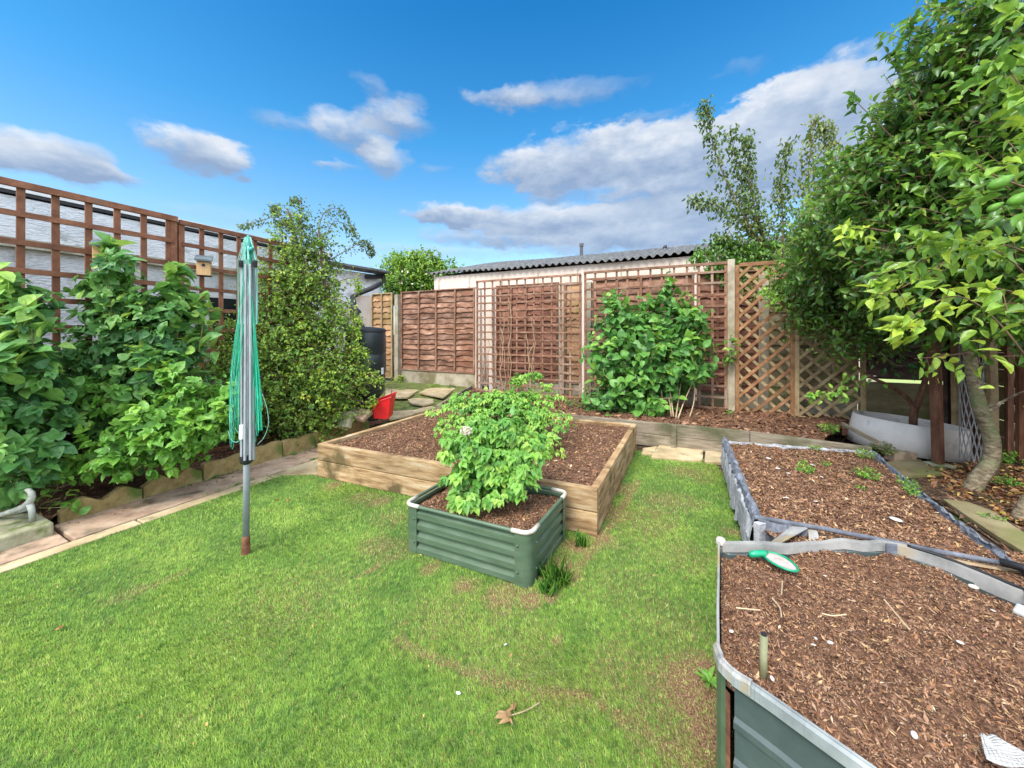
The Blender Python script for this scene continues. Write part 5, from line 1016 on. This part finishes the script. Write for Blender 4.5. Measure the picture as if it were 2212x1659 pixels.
bush('climber', 'large leafy climber covering the middle of the back trellis', 'climber', tuple(G(1420, 895, .22)),
  [bl(1335, 660, 5.3, .16), bl(1335, 700, 5.2, .28), bl(1320, 760, 5.1, .3), bl(1380, 740, 5.15, .34), bl(1400, 680, 5.15, .2), bl(1410, 720, 5.1, .24), bl(1450, 640, 5.15, .12), bl(1460, 680, 5.1, .26), bl(1420, 780, 5.0, .36), bl(1500, 700, 5.0, .16), bl(1490, 760, 4.95, .28), bl(1340, 830, 5.0, .32), bl(1400, 840, 4.9, .3), bl(1300, 850, 5.1, .18), bl(1320, 880, 4.95, .2), bl(1440, 815, 4.9, .22), bl(1375, 880, 4.8, .15), bl(1470, 800, 4.9, .25), bl(1440, 615, 5.2, .07), bl(1510, 790, 4.95, .14), bl(1285, 880, 4.9, .12)],
  760, .26, 5, .115, .8, 'leaf_fig', 'broad', 0, stems=[[G(1455, 900, .22), P(1448, 850, 4.75), P(1440, 790, 4.8)], [G(1460, 902, .22), P(1466, 860, 4.75), P(1475, 800, 4.8)], [G(1465, 903, .22), P(1480, 862, 4.7), P(1500, 820, 4.8)], [G(1450, 900, .22), P(1445, 860, 4.75), P(1425, 800, 4.8)], [G(1420, 890, .22), P(1412, 860, 4.8), P(1400, 800, 4.9)], [G(1490, 900, .22), P(1500, 860, 4.75), P(1497, 800, 4.8)]], stemmat='cane', stemr=.010, twr=.004, up=.35, down=.3, outn=.7)
# canes
# trellis-left bed weeds
bush('weed', 'small leafy weed at the foot of the left back trellis', 'weed', tuple(G(1040, 868, .24)), [bl(1045, 862, 5.9, .12, .1, .05), bl(1070, 860, 5.9, .12, .1, .05), bl(1000, 865, 5.6, .1, .1, .04)], 50, .1, 4, .04, .7, 'leaf_bright', 'ovate', stemr=.004)
bush('weed', 'grey green weed beside the climber base', 'weed', tuple(G(1240, 885, .22)), [bl(1240, 872, 5.2, .12, .1, .06), bl(1270, 875, 5.1, .12, .1, .07)], 40, .1, 4, .045, .6, 'leaf_olive', 'ovate', stemr=.004)
bush('climbing_shoot', 'narrow green shoot climbing the weathered post beside the lattice', 'climber', tuple(G(1575, 905, .2)), [bl(1575, 765, 4.85, .05, .05, .12), bl(1580, 740, 4.85, .05, .05, .07), bl(1578, 895, 4.8, .07, .07, .05)], 26, .1, 4, .06, .6, 'leaf_bright', 'ovate', stemr=.004)
gw = 'tufts of green weeds'
for px, py, z, r_, lb_, mt_, n in ((870, 826, .16, .20, 'tall mossy tuft of weeds at the foot of the concrete base', 'leaf_small', 150), (940, 836, .18, .08, 'small weed tuft below the reddish fence panel', 'leaf_small', 40), (978, 838, .18, .07, 'dark weed tuft right of the reddish fence base', 'leaf_dark', 30),
   (1738, 1018, .27, .052, 'round bright green tuft, largest in the lined bed', 'leaf_bright', 70), (1785, 1003, .27, .025, 'tiny yellowish tuft right of the round tuft', 'leaf_bright', 16), (1872, 1030, .27, .06, 'wide green tuft in the middle of the lined bed', 'leaf_bright', 60), (1860, 1056, .27, .02, 'tiny green sprig below the wide tuft', 'leaf_bright', 10),
   (1958, 1048, .3, .05, 'green weed on the lined bed right edge', 'leaf_potato', 40), (1975, 1065, .3, .05, 'second green weed on the lined bed right edge, just below the other', 'leaf_potato', 34), (1868, 985, .29, .055, 'bright weed at the far corner of the lined bed', 'leaf_bright', 40), (1762, 972, .28, .04, 'yellow green sprig at the back edge of the lined bed', 'leaf_bright', 18), (1735, 1000, .27, .02, 'small orange green sprout beside the round tuft', 'leaf_bright', 10),
   (2020, 990, 0, .13, 'mossy green clump under the pale tub', 'leaf_potato', 110), (1910, 975, .1, .09, 'grey green weed at the end of the back bed board', 'leaf_olive', 50), (1790, 930, .25, .08, 'small weed under the second lattice panel', 'leaf_bright', 50), (2180, 1000, 0, .14, 'leafy weed by the side fence at the right edge', 'leaf_bright', 46), (2175, 1048, 0, .07, 'low green weed right of the curved trunk', 'leaf_potato', 50), (2145, 1130, 0, .06, 'small green weed beside the long slab', 'leaf_potato', 40), (2030, 1010, 0, .05, 'tiny weed at the foot of the reddish post', 'leaf_small', 30)):
    bush('weed', lb_, 'weed', tuple(G(px, py, z)), [(tuple(G(px, py, z)+VZ*r_*.4), (r_, r_, r_*.45), 1, .15)], n, r_*.6, 4, max(.014, r_*.28), .55, mt_, 'ovate', stemr=.002, twr=.001, grp=gw)
def blades_tuft(px, py, z, n, h, lab, sp=.05, mt_='leaf_potato', wid=.003, tmax=1.0):
    c = G(px, py, z); t = thing('grass_tuft', lab, 'grass tuft', tuple(c)); p = np.array(c)+np.stack([rng.normal(0, sp, n), rng.normal(0, sp, n), np.zeros(n)], 1); d = nrm(np.stack([rng.normal(0, .45, n), rng.normal(0, .45, n), np.ones(n)], 1)); l_ = rng.uniform(.5, 1.1, n)*h
    leaves('blades', p, d, nrm(np.stack([rng.normal(0, .5, n), -np.ones(n), np.full(n, .4)], 1)), l_, np.full(n, wid*2), M[mt_], t, 'lance', rng.uniform(.2, tmax, n))
blades_tuft(1200, 1255, 0, 90, .10, 'long grass tuft by the right side of the small metal planter', .03, wid=.0016)
blades_tuft(1180, 1275, 0, 50, .08, 'short grass tuft at the near corner of the small metal planter', .02, wid=.0025)
blades_tuft(1255, 1175, 0, 60, .07, 'small grass tuft at the corner of the timber bed', .02, wid=.0025)
# broad weed at the big planter
c = G(1530, 1480); t = thing('weed', 'pale broad-leaved weed beside the large metal planter', 'weed', tuple(c), gw); n = 9; an = np.linspace(0, 5.6, n)
leaves('leaf_rosette', np.array(c)+np.zeros((n, 3))+np.array([0, 0, .01]), np.stack([np.cos(an), np.sin(an), rng.uniform(.3, .9, n)], 1), np.tile([0, 0, 1.], (n, 1)), rng.uniform(.035, .065, n), rng.uniform(.014, .02, n), M['leaf_potato'], t, 'ovate', rng.uniform(.4, .9, n))
# plant strings on trellis 1
b = MB()
for i in range(9):
    x = [1042, 1052, 1075, 1088, 1140, 1146, 1152, 1085, 1100][i]; p = on_line((TL[0], TL[1]-.06), x); ztop = rng.uniform(1.0, 1.9); b.tube([p+VZ*.2]+[p+V((rng.normal(0, .03), 0, .2+(ztop-.2)*k/6)) for k in range(1, 7)], .005, 4)
o = b.build('dry_stems', M['cane']); tag(o, 'thin dry climbing stems tied to the left back trellis', 'dead stems')

# ------------------------------------------------------------ far tree behind the fence
def tree_far():
    t = thing('tree', 'round green tree with pale blossom behind the back fence', 'tree', tuple(P(900, 760, 12))); Y = 11.5
    A = sprays([bl(850, 590, Y, .45), bl(880, 600, Y, .7), bl(915, 600, Y, .7), bl(945, 610, Y, .5), bl(860, 570, Y, .3), bl(900, 570, Y, .4), bl(930, 575, Y, .35), bl(970, 590, Y, .3), bl(985, 578, Y, .12), bl(860, 620, Y, .6)], 1100, .5, 8, .12, up=.5, tints=(0, .9)); p, d, nn, l_, tt, tw = A
    leaves('crown', p, d, nn, l_, l_*.5, M['leaf_small'], t, 'rhomb', tt); b = MB(); limb(b, [P(895, 800, Y), P(898, 650, Y), P(900, 590, Y)], .12, .03); b.build('trunk', M['bark'], t, smooth=True)
    n = 46; u = nrm(rng.normal(size=(n, 3))); u[:, 1] = -abs(u[:, 1]); pp = np.array(P(905, 608, Y-.1))+u*np.array([.8, .65, .45]); leaves('blossom', pp, rng.normal(size=(n, 3)), u, rng.uniform(.06, .11, n), np.full(n, .07), M['petal'], t, 'rhomb')
tree_far()

# ------------------------------------------------------------ right side: tub, post, trunks
tb = thing('tub', 'tilted pale grey plastic tub around a brown trunk', 'tub', tuple(P(1970, 965, 3.75))); YT = 3.95
c = P(1958, 938, YT); Q = Matrix.Rotation(R(6), 3, 'Y') @ Matrix.Rotation(R(1), 3, 'X')
Q = Q @ Matrix.Diagonal((.92, .72, 1.0)); m = MB().lathe(c, [(.555, -.15), (.565, -.15), (.545, 0), (.525, .15), (.517, .152), (.512, .148), (.535, 0), (.55, -.145)], 48, Q); m.build('shell', M['tub'], tb, smooth=True)
m = MB().lathe(c, [(.51, .06), (.3, .07), (0, .08)], 30, Q); m.build('soil', M['earth'], tb)
m = MB(); m.beam(P(1818, 915, 3.95), P(1900, 958, 3.5), .02, .04); tag(m.build('plank', M['oldboard'], bevel=.003), 'thin grey plank leaning under the pale tub', 'plank')
m = MB(); m.box(tuple(P(1945, 985, 3.62)), (.22, .10, .09)); tag(m.build('brick', M['slab_pink'], bevel=.006), 'pinkish brick under the pale tub', 'brick', gb)
pp_ = G(2027, 1008); m = MB(); m.beam((pp_.x, pp_.y, 0), (pp_.x-.05, pp_.y, 1.55), .062, .062, up=(0, 1, 0)); o = m.build('post', M['post_red'], None, bevel=.004); tag(o, 'reddish brown square post in front of the pale tub', 'post')
m = MB(); m.prism([(pp_.x-.09, pp_.y-.07), (pp_.x+.09, pp_.y-.07), (pp_.x+.08, pp_.y+.07), (pp_.x-.08, pp_.y+.07)], -.02, .03); tag(m.build('stone', M['concrete_moss'], bevel=.006), 'small concrete footing under the reddish post', 'stone')
# shrub tree growing in the tub
def tree(name, lab, base, limbs_, blobs, n, L, nl, ls, ar, lm, bm_, tm='ovate', twr=.003, extra=None, **kw):
    t = thing(name, lab, 'tree', base); b = MB()
    for pts, r0, r1 in limbs_: limb(b, pts, r0, r1, 10)
    b.build('trunk', M[bm_], t, smooth=True); p, d, nn, l_, tt, tw = sprays(blobs, n, L, nl, ls, **kw)
    leaves('crown', p, d, nn, l_, l_*ar*rng.uniform(.85, 1.15, len(l_)), M[lm], t, tm, tt); twig_mesh('twigs', tw, twr, M['stem_brown'], t); return t
Yt = 3.95
t2 = tree('tree', 'brown-barked tree growing out of the pale tub', tuple(P(1975, 915, Yt)),
  [([P(1972, 925, Yt), P(1975, 890, Yt), P(1990, 850, Yt), P(2003, 800, Yt), P(2005, 740, Yt), P(2000, 640, Yt)], .036, .014), ([P(1978, 890, Yt), P(1960, 860, Yt), P(1925, 835, Yt), P(1870, 808, Yt), P(1840, 770, Yt), P(1850, 700, Yt)], .024, .008), ([P(1850, 790, Yt), P(1835, 740, Yt), P(1820, 700, Yt)], .02, .008)],
  [bl(1780, 640, 4.2, .34), bl(1850, 620, 4.0, .4), bl(1730, 620, 4.5, .28), bl(1690, 605, 4.6, .2), bl(1820, 690, 4.0, .24), bl(1760, 700, 4.3, .22), bl(1780, 560, 4.2, .35), bl(1880, 560, 4.0, .45), bl(1900, 690, 3.8, .28), bl(1850, 750, 3.8, .12), bl(1960, 720, 3.7, .22), bl(1660, 630, 4.6, .1), bl(1800, 760, 4.0, .10), bl(1730, 680, 4.2, .1), bl(1890, 470, 4.0, .45), bl(1800, 480, 4.2, .35), bl(1970, 600, 3.8, .5), bl(1830, 390, 4.1, .3), bl(2060, 620, 3.8, .4)],
  2300, .26, 6, .066, .52, 'leaf_pear', 'bark_red', up=.2, tints=(-.05, .8), droop=.4)
arch_spray(t2, [P(1880, 810, 3.6), P(1850, 830, 3.5), P(1800, 842, 3.45), P(1750, 848, 3.4)], 60, .065, 'leaf_bright', .5, .005, .07, 'ovate', (.4, 1), 'low_branch')
arch_spray(t2, [P(1720, 640, 4.3), P(1680, 650, 4.3), P(1655, 620, 4.3)], 70, .06, 'leaf_bright', .5, .005, .07, 'ovate', (.5, 1), 'low_branch')
arch_spray(t2, [P(1900, 760, 3.6), P(1940, 790, 3.5), P(1990, 780, 3.4)], 30, .07, 'leaf_dark', .5, .005, .07, 'ovate', (.3, 1), 'low_branch')
# curved pear tree
bx = G(2105, 1058)
Yp = bx.y
t3 = tree('pear_tree', 'pear tree with a curved grey trunk at the right edge', tuple(bx),
  [([P(2098, 1062, Yp), P(2112, 1035, Yp), P(2138, 1000, Yp), P(2142, 950, Yp), P(2122, 895, Yp), P(2112, 860, Yp), P(2100, 800, Yp), P(2092, 740, Yp), P(2095, 620, Yp), P(2105, 480, Yp), P(2130, 300, Yp)], .056, .028),
   ([P(2122, 880, Yp), P(2160, 870, Yp), P(2200, 850, Yp-.1), P(2240, 840, Yp-.2)], .012, .005), ([P(2124, 892, Yp), P(2152, 878, Yp), P(2160, 868, Yp)], .018, .012), ([P(2095, 700, Yp), P(2000, 600, Yp-.2), P(1940, 500, Yp-.2)], .03, .012), ([P(2098, 620, Yp), P(2200, 500, Yp-.4), P(2300, 400, Yp-.7)], .035, .015), ([P(2105, 480, Yp), P(2040, 350, Yp-.2), P(1960, 240, Yp-.2)], .025, .008), ([P(2120, 360, Yp), P(2160, 150, Yp-.3), P(2180, 0, Yp-.4)], .025, .01)],
  [bl(1960, 560, 2.9, .35), bl(1900, 460, 3.1, .4), bl(1980, 430, 2.9, .4), bl(2060, 520, 2.7, .4), bl(1950, 340, 3.0, .35), bl(2040, 330, 2.8, .4), bl(1850, 400, 3.3, .28), bl(1840, 340, 3.4, .2), bl(2000, 240, 2.9, .3), bl(2080, 220, 2.7, .4), bl(2060, 120, 2.7, .35), bl(2140, 100, 2.6, .4), bl(2160, 320, 2.5, .45), bl(2200, 200, 2.4, .4), bl(2060, 640, 2.8, .3), bl(2150, 600, 2.5, .4), bl(2000, 660, 3.0, .25), bl(2180, 460, 2.4, .4), bl(2110, 20, 2.6, .3), bl(2220, 60, 2.4, .4), bl(1920, 620, 3.2, .25), bl(2180, 700, 2.5, .2), bl(1960, 250, 3.0, .2), bl(1780, 500, 3.7, .3), bl(1760, 580, 3.8, .25), bl(2080, 420, 3.2, .5), bl(2200, 560, 3.0, .5)],
  2900, .30, 6, .078, .56, 'leaf_pear', 'bark', up=.15, droop=.5, tints=(-.08, .85), down=.15, outn=.5)
for pts, n_ in (([(1990,260),(1960,200),(1920,120),(1893,75)], 22), ([(2050,140),(2010,90),(1975,60),(1965,40)], 20), ([(1930,300),(1890,260),(1850,220),(1835,205)], 16), ([(1990,200),(1950,150),(1930,110)], 14)):
    arch_spray(t3, [P(x, y, 2.6) for x, y in pts], n_, .080, 'leaf_pear', .38, .004, .045, 'lance', (0, .35), 'shoot')
# near branches with large leaves and pears
for pts, n_, tn, yy in (([(2260,830),(2150,690),(2060,640),(1960,690),(1940,710)], 60, (.7, 1), 1.75), ([(2260,560),(2120,520),(2000,560),(1880,600)], 80, (.35, .9), 1.9), ([(2260,420),(2150,380),(2060,330),(2010,330)], 60, (.3, .8), 1.6), ([(2260,640),(2180,560),(2100,520),(1990,500)], 70, (.4, 1), 1.8), ([(2260,280),(2200,180),(2150,120)], 60, (.3, .85), 1.6), ([(2260,700),(2210,640),(2140,620)], 40, (.5, 1), 1.55), ([(2050,560),(1950,620),(1890,640)], 40, (.6, 1), 2.1), ([(1920,500),(1850,490),(1820,500)], 34, (.6, 1), 2.6), ([(2280,120),(2230,60),(2190,20)], 40, (.2, .8), 1.6), ([(2260,380),(2220,300),(2230,220)], 50, (.6, 1), 1.6), ([(2100,760),(2030,770),(1975,775)], 20, (.6, 1), 2.6)):
    arch_spray(t3, [P(x, y, yy+.03*i) for i, (x, y) in enumerate(pts)], n_, .078, 'leaf_pear', .48, .005, .075, 'ovate', tn, 'near_branch')
gpe = 'green pears hanging on the pear tree'
for px, py, yy, s in ((2160, 395, 1.5, 1.0), (2200, 430, 1.55, 1.0), (2148, 448, 1.6, .7)):
    c = P(px, py, yy); b = MB(); Q = Matrix.Rotation(R(55), 3, 'Y') @ Matrix.Rotation(R(20), 3, 'X'); b.lathe(c, [(0, -.035*s), (.012*s, -.033*s), (.020*s, -.02*s), (.023*s, 0), (.018*s, .02*s), (.010*s, .035*s), (.006*s, .045*s), (0, .048*s)], 18, Q); o = b.build('pear', M['leaf_bright'], t3, smooth=True)
# second small trunk at the very edge
t = thing('tree', 'pale bare trunk just entering at the right picture edge', 'tree', tuple(G(2230, 1120))); b = MB(); limb(b, [G(2205, 1125), P(2225, 1085, 2.45), P(2260, 1040, 2.4), P(2290, 900, 2.4)], .05, .035); b.build('trunk', M['bark'], t, smooth=True)
# netting roll
t = thing('netting', 'roll of pale mesh netting standing between trunk and timbers', 'netting', tuple(G(2095, 1000))); b = MB(); cN = P(2098, 900, 3.3)
for k in range(14):
    for sg in (-1, 1):
        pts = [V((cN.x+.07*math.cos(sg*s*2.6+k*.449), cN.y+.07*math.sin(sg*s*2.6+k*.449), .12+s*1.05)) for s in [j/24 for j in range(25)]]; b.tube(pts, .003, 3, cap=False)
b.build('mesh', M['liner_edge'], t)

# wispy upright tree
Yw = 5.4
wt = thing('tree', 'slender tree with upright shoots above the lattice', 'tree', tuple(P(1690, 850, Yw))); b = MB()
shoots = [[(1690,600),(1620,490),(1560,370),(1530,270),(1520,225)], [(1690,600),(1640,500),(1600,390),(1577,275)], [(1690,600),(1640,490),(1618,380),(1612,290)], [(1690,600),(1692,500),(1688,400),(1702,305)], [(1700,600),(1742,470),(1748,350),(1762,245)], [(1700,590),(1760,520),(1785,400),(1795,310),(1775,265)], [(1690,600),(1640,520),(1560,450),(1490,430)], [(1690,600),(1620,560),(1540,545),(1500,560)], [(1690,600),(1600,570),(1530,580)], [(1690,610),(1620,620),(1560,600)], [(1680,590),(1600,530),(1540,515)], [(1720,600),(1760,560),(1800,540)], [(1690,600),(1630,590),(1570,560)], [(1690,605),(1640,600),(1590,590)]]
limb(b, [P(1690, 850, Yw), P(1692, 700, Yw), P(1690, 600, Yw)], .05, .035)
Pp, D, Nn, Ls, Tt = [], [], [], [], []
for sh in shoots:
    sp = smooth_pts([P(x, y, Yw+rng.normal(0, .05)) for x, y in sh], 8); b.tube(sp, [.014*(1-.85*i/len(sp)) for i in range(len(sp))], 5); b2n = len(sp)
    for i in range(560):
        f = .15+.85*rng.random(); k = f*(b2n-1); i0 = int(k); p = np.array(sp[i0]); wdt = .075*(1.15-f)+.038; off = rng.normal(0, wdt, 3); q = p+off
        Pp.append(q); D.append(nrm(np.array([rng.normal(0, .6), rng.normal(0, .6), -.8]))); Nn.append(nrm(rng.normal(0, .7, 3)+np.array([0, -.6, .5]))); Ls.append(rng.uniform(.05, .085)); Tt.append(np.clip(rng.beta(2, 2)*.8+(.25 if sh[-1][0] > 1750 else 0), 0, 1))
Ls = np.array(Ls); Pp = np.array(Pp)
lo = Pp[:, 2] < 2.6
b.build('trunk', M['stem_brown'], wt, smooth=True)
leaves('crown', Pp[~lo], np.array(D)[~lo], np.array(Nn)[~lo], Ls[~lo], Ls[~lo]*.5, M['leaf_olive'], wt, 'rhomb', np.array(Tt)[~lo])
leaves('lower_crown', Pp[lo], np.array(D)[lo], np.array(Nn)[lo], Ls[lo], Ls[lo]*.5, M['leaf_pear'], wt, 'rhomb', np.array(Tt)[lo]*.8)

# ------------------------------------------------------------ ground litter at right
def litter(name, lab, region, n, zf, ls, tints=(0, 1)):
    x = rng.uniform(min(p[0] for p in region), max(p[0] for p in region), n*3); y = rng.uniform(min(p[1] for p in region), max(p[1] for p in region), n*3); k = inpoly(x, y, region); x, y = x[k][:n], y[k][:n]; n = len(x)
    p = np.stack([x, y, np.full(n, zf)+rng.uniform(0, .02, n)], 1); th = rng.uniform(0, 6.28, n); d = np.stack([np.cos(th), np.sin(th), rng.normal(0, .25, n)], 1); l_ = rng.uniform(.5, 1.3, n)*ls
    o = leaves(name, p, d, nrm(np.stack([rng.normal(0, .4, n), rng.normal(0, .4, n), np.ones(n)], 1)), l_, l_*.55, M['dead'], None, 'ovate', rng.uniform(*tints, n)); tag(o, lab, 'fallen leaves', kind='stuff'); return o
reg = [G(2000, 1000), G(2330, 1020), G(2400, 1180), G(2212, 1150), G(2120, 1090), G(1990, 1040)]
litter('fallen_leaves', 'orange and brown fallen leaves around the curved trunk', reg, 900, .004, .045)
bumpy('side_ground', [G(1560, 930), G(2400, 950), G(2700, 1250), G(2320, 1290), G(1990, 1060), G(1880, 985)], 0, .02, M['earth'], seg=120, rings=40, chips=9000, csize=(.006, .018), kind='structure', seed=31, brownchips=.8)

# ------------------------------------------------------------ small loose items
# green trowel-like scoop
tz = BZ-.03
t = thing('hand_scoop', 'green plastic hand scoop with a pale blade lying on the near soil', 'scoop', tuple(G(1680, 1215, tz)))
c0, c1 = G(1660, 1200, tz+.012), G(1715, 1235, tz+.012); d = (c1-c0).normalized(); sd_ = V((-d.y, d.x, 0)); cen = (c0+c1)/2; Lh = (c1-c0).length/2*1.18; Wh = .032
ring = [cen + d*Lh*math.cos(a)*(1.0) + sd_*Wh*math.sin(a)*(1-.12*math.cos(a)) + VZ*.006 for a in [2*math.pi*k/32 for k in range(33)]]
MB().tube(ring, .0035, 6, cap=False).build('blade_rim', M['green_plastic'], t, smooth=True)
m = MB(); m.face([p-VZ*.001 for p in ring[:-1]], .5); m.build('blade', mat('pinkgrey', [(.3, (.33, .26, .22)), (.7, (.50, .43, .39))], scale=30, rough=.6, bump=.2), t)
hs_ = cen - d*Lh; hp = [hs_+VZ*.006, G(1648, 1196, tz+.02), G(1635, 1196, tz+.02), G(1622, 1198, tz+.018), G(1619, 1200, tz+.012)]
MB().tube(hp, [.007, .011, .0105, .0105, .006], 10).build('handle', M['green_plastic'], t, smooth=True)
t = thing('pipe', 'short upright olive cane standing in the near soil', 'pipe', tuple(G(1645, 1480, tz))); pb = G(1648, 1484, tz-.03)
MB().tube([pb, P(1650, 1372, pb.y+.005)], .0075, 14).build('tube', M['pipe_olive'], t, smooth=True); MB().tube([P(1650, 1373, pb.y+.005), P(1650, 1368, pb.y+.005)], .0055, 12).build('opening', M['black'], t)
# white fabric at the corner
t = thing('fabric_scrap', 'white fabric scrap lying on the near soil at the picture corner', 'fabric', tuple(G(2160, 1620, tz)))
m = MB(); nx_, ny_ = 16, 12; A_, B_, C_, D2 = G(2118, 1590, tz+.012), G(2150, 1588, tz+.02), G(2330, 1700, tz+.015), G(2130, 1640, tz+.01); g_ = []
for i in range(nx_+1):
    r_ = []
    for j in range(ny_+1):
        s, u_ = i/nx_, j/ny_; p = A_.lerp(B_, s).lerp(D2.lerp(C_, s), u_); r_.append(p+VZ*(.010*noise.noise((s*3, u_*3, 3))+.002*noise.noise((s*7, u_*6, 1))))
    g_.append(r_)
for i in range(nx_):
    for j in range(ny_): m.face([g_[i][j], g_[i+1][j], g_[i+1][j+1], g_[i][j+1]], .5)
o = m.build('cloth', M['cloth'], t, smooth=True); s_ = o.modifiers.new('th', 'SOLIDIFY'); s_.thickness = .002
m = MB(); e_ = G(2205, 1318, tz+.005); m.box(e_, (.05, .02, .012), rz=.5); tag(m.build('paper_scrap', M['cloth'], bevel=.004), 'small white scrap on the near soil at the right edge', 'scrap')
# pebbles
gpb = 'pale pebbles lying on the soil'
def pebble(px, py, z, s, lab, fl=.5, mt_='white', grp=gpb, nm='pebble', cat='pebble'):
    c = G(px, py, z); m = MB(); k = 12; prof_ = [(0, -.4), (.7, -.35), (1, 0), (.75, .35), (.3, .5), (0, .52)]; Q = Matrix.Rotation(random.uniform(-.3, .3), 3, 'X') @ Matrix.Rotation(random.uniform(0, 3), 3, 'Z') @ Matrix.Diagonal((s, s*random.uniform(.55, .9), s*fl)); m.lathe(c+VZ*s*.2*fl, prof_, k, Q); o = m.build(nm, M[mt_], smooth=True); tag(o, lab, cat, grp)
for px, py, s, lb_ in ((1935, 1122, .028, 'flat pale stone near the middle of the lined bed'), (1703, 1022, .016, 'pale round stone left of the round green tuft'), (1762, 1083, .02, 'flat pale disc of stone below the round green tuft'), (1755, 1004, .02, 'pale stone just above the round green tuft'), (1775, 1030, .012, 'small pale chip right of the round green tuft'), (1697, 1075, .02, 'dull flat stone in the left part of the lined bed'), (1680, 1012, .02, 'low grey stone near the liner of the lined bed'), (1660, 990, .02, 'grey flat stone in the far left corner of the lined bed')):
    pebble(px, py, .275, s, lb_, .25, 'tub' if 'grey' in lb_ or 'dull' in lb_ else 'pebble')
for px, py, s, lb_ in ((1762, 1379, .006, 'upper of two white pebbles right of the olive cane'), (1757, 1393, .006, 'lower of two white pebbles right of the olive cane'), (1793, 1388, .007, 'white shell fragment beside the two pebbles'), (1580, 1364, .006, 'white pebble by the left rim of the near planter'), (1975, 1588, .008, 'white pebble near the bottom right of the soil'), (2103, 1268, .012, 'white flat chip near the far rim of the planter'), (2074, 1388, .007, 'forked white chip in the right half of the soil'), (1782, 1244, .006, 'pinkish pebble below the scoop blade'), (1668, 1466, .006, 'pebble right of the olive cane foot'), (2145, 1319, .006, 'tiny white pebble in the far right soil')):
    pebble(px, py, tz, s, lb_, .5, 'pebble')
t0 = G(990, 1497); pebble(990, 1497, .012, .009, 'small white petal fleck lying on the lawn', .3, 'white', 'tiny white flecks on the lawn', 'petal_fleck', 'fleck'); pebble(1092, 1392, .012, .008, 'white fleck on the lawn nearer the small planter', .3, 'white', 'white flecks on the lawn', 'petal_fleck', 'fleck')
gtw = 'pale dry twigs on the near soil'
for pts, lb_ in (([(1910, 1295), (1935, 1325), (1965, 1360)], 'long straight pale twig in the middle of the near soil'), ([(1775, 1325), (1800, 1330), (1828, 1327)], 'short bent pale twig left of the long straight twig'), ([(1668, 1292), (1684, 1312), (1688, 1332)], 'curved thin twig above the olive cane'), ([(1590, 1313), (1620, 1316), (1642, 1318)], 'twig lying near the left rim'), ([(1690, 1255), (1688, 1285)], 'tiny upright twig below the scoop handle')):
    m = MB().tube(smooth_pts([G(x, y, tz+.008) for x, y in pts], 5), .0018, 5); tag(m.build('twig', M['cane']), lb_, 'twig', gtw)
# dead leaf on the lawn
t = thing('dead_leaf', 'curled dry brown leaf with a long stalk on the lawn', 'leaf', tuple(G(1105, 1545))); c = G(1105, 1548, .014); n = 9
leaves('blade', np.array(c)+rng.normal(0, .010, (n, 3))*np.array([1, 1, .3]), np.stack([rng.normal(-.5, .6, n), rng.normal(0, .8, n), rng.uniform(0, .5, n)], 1), np.tile([0, -.3, 1.], (n, 1)), rng.uniform(.025, .045, n), rng.uniform(.009, .018, n), M['dry_leaf'], t, 'lance', rng.uniform(.2, .75, n))
MB().tube(smooth_pts([c+VZ*.005, G(1135, 1535, .02), G(1165, 1518, .015)], 4), .0018, 5).build('stalk', M['cane'], t)
gll = 'small fallen leaves on the lawn'
for px, py, lb_ in ((620, 1080, 'small brown leaf on the lawn just right of the washing line pole'), (600, 1078, 'reddish crumpled leaf nearest the timber bed corner'), (130, 1358, 'tiny tan leaf on the left lawn')):
    c = np.array(G(px, py, .015)); o = leaves('fallen_leaf', c[None]+np.zeros((2, 3)), rng.normal(size=(2, 3))*np.array([1, 1, .2]), np.tile([0, 0, 1.], (2, 1)), np.full(2, .028), np.full(2, .016), M['dead'], None, 'ovate', np.array([.4, .6])); tag(o, lb_, 'fallen leaf', gll)
# sunlit strip of next garden seen under the dark fence: grass beyond
m = MB(); m.face([on_line((FL[0], FL[1]+.5), 1700)+VZ*.0, on_line((FL[0], FL[1]+.5), 2300), on_line((FL[0], FL[1]+9), 2300), on_line((FL[0], FL[1]+9), 1500)]); o = m.build('neighbour_lawn', M['grass']); o.data.attributes['tint'].data[0].value = .7; tag(o, kind='structure')

litter('path_litter', 'small brown leaf crumbs scattered along the path and kerb stones', [W(.85, -3.64), W(2.9, -3.64), W(2.9, -3.50), W(.85, -3.50)], 260, .014, .016, (0, .5))
def moss():
    n = 900; a = rng.uniform(.9, 3.4, n); k = rng.random(n); bb = np.where(k < .55, -3.655+rng.normal(0, .012, n), np.where(k < .8, -3.33+rng.normal(0, .008, n), -3.225+rng.normal(0, .012, n)))
    a = a + .12*np.sin(a*9); keep = gridnoise(a, bb*2, 2.2, 3.3) > -.05; a, bb = a[keep], bb[keep]; n = len(a); p = np.stack([a*UX+bb*UY, a*UY-bb*UX, np.full(n, .014)], 1)
    o = leaves('moss', p, nrm(np.stack([rng.normal(0, 1, n), rng.normal(0, 1, n), rng.uniform(.2, 1, n)], 1)), np.tile([0, -.2, 1.], (n, 1)), rng.uniform(.010, .024, n), rng.uniform(.006, .012, n), M['leaf_potato'], None, 'rhomb'); tag(o, 'moss and tiny weeds growing in the joints of the left path', 'moss', kind='stuff')
moss()
litter('lawn_litter', 'scattered dry leaf crumbs lying on the worn lawn', [G(560, 1060), G(1500, 1050), G(1545, 1400), G(1540, 1640), G(300, 1640), G(200, 1300)], 90, .010, .012, (.2, .9))
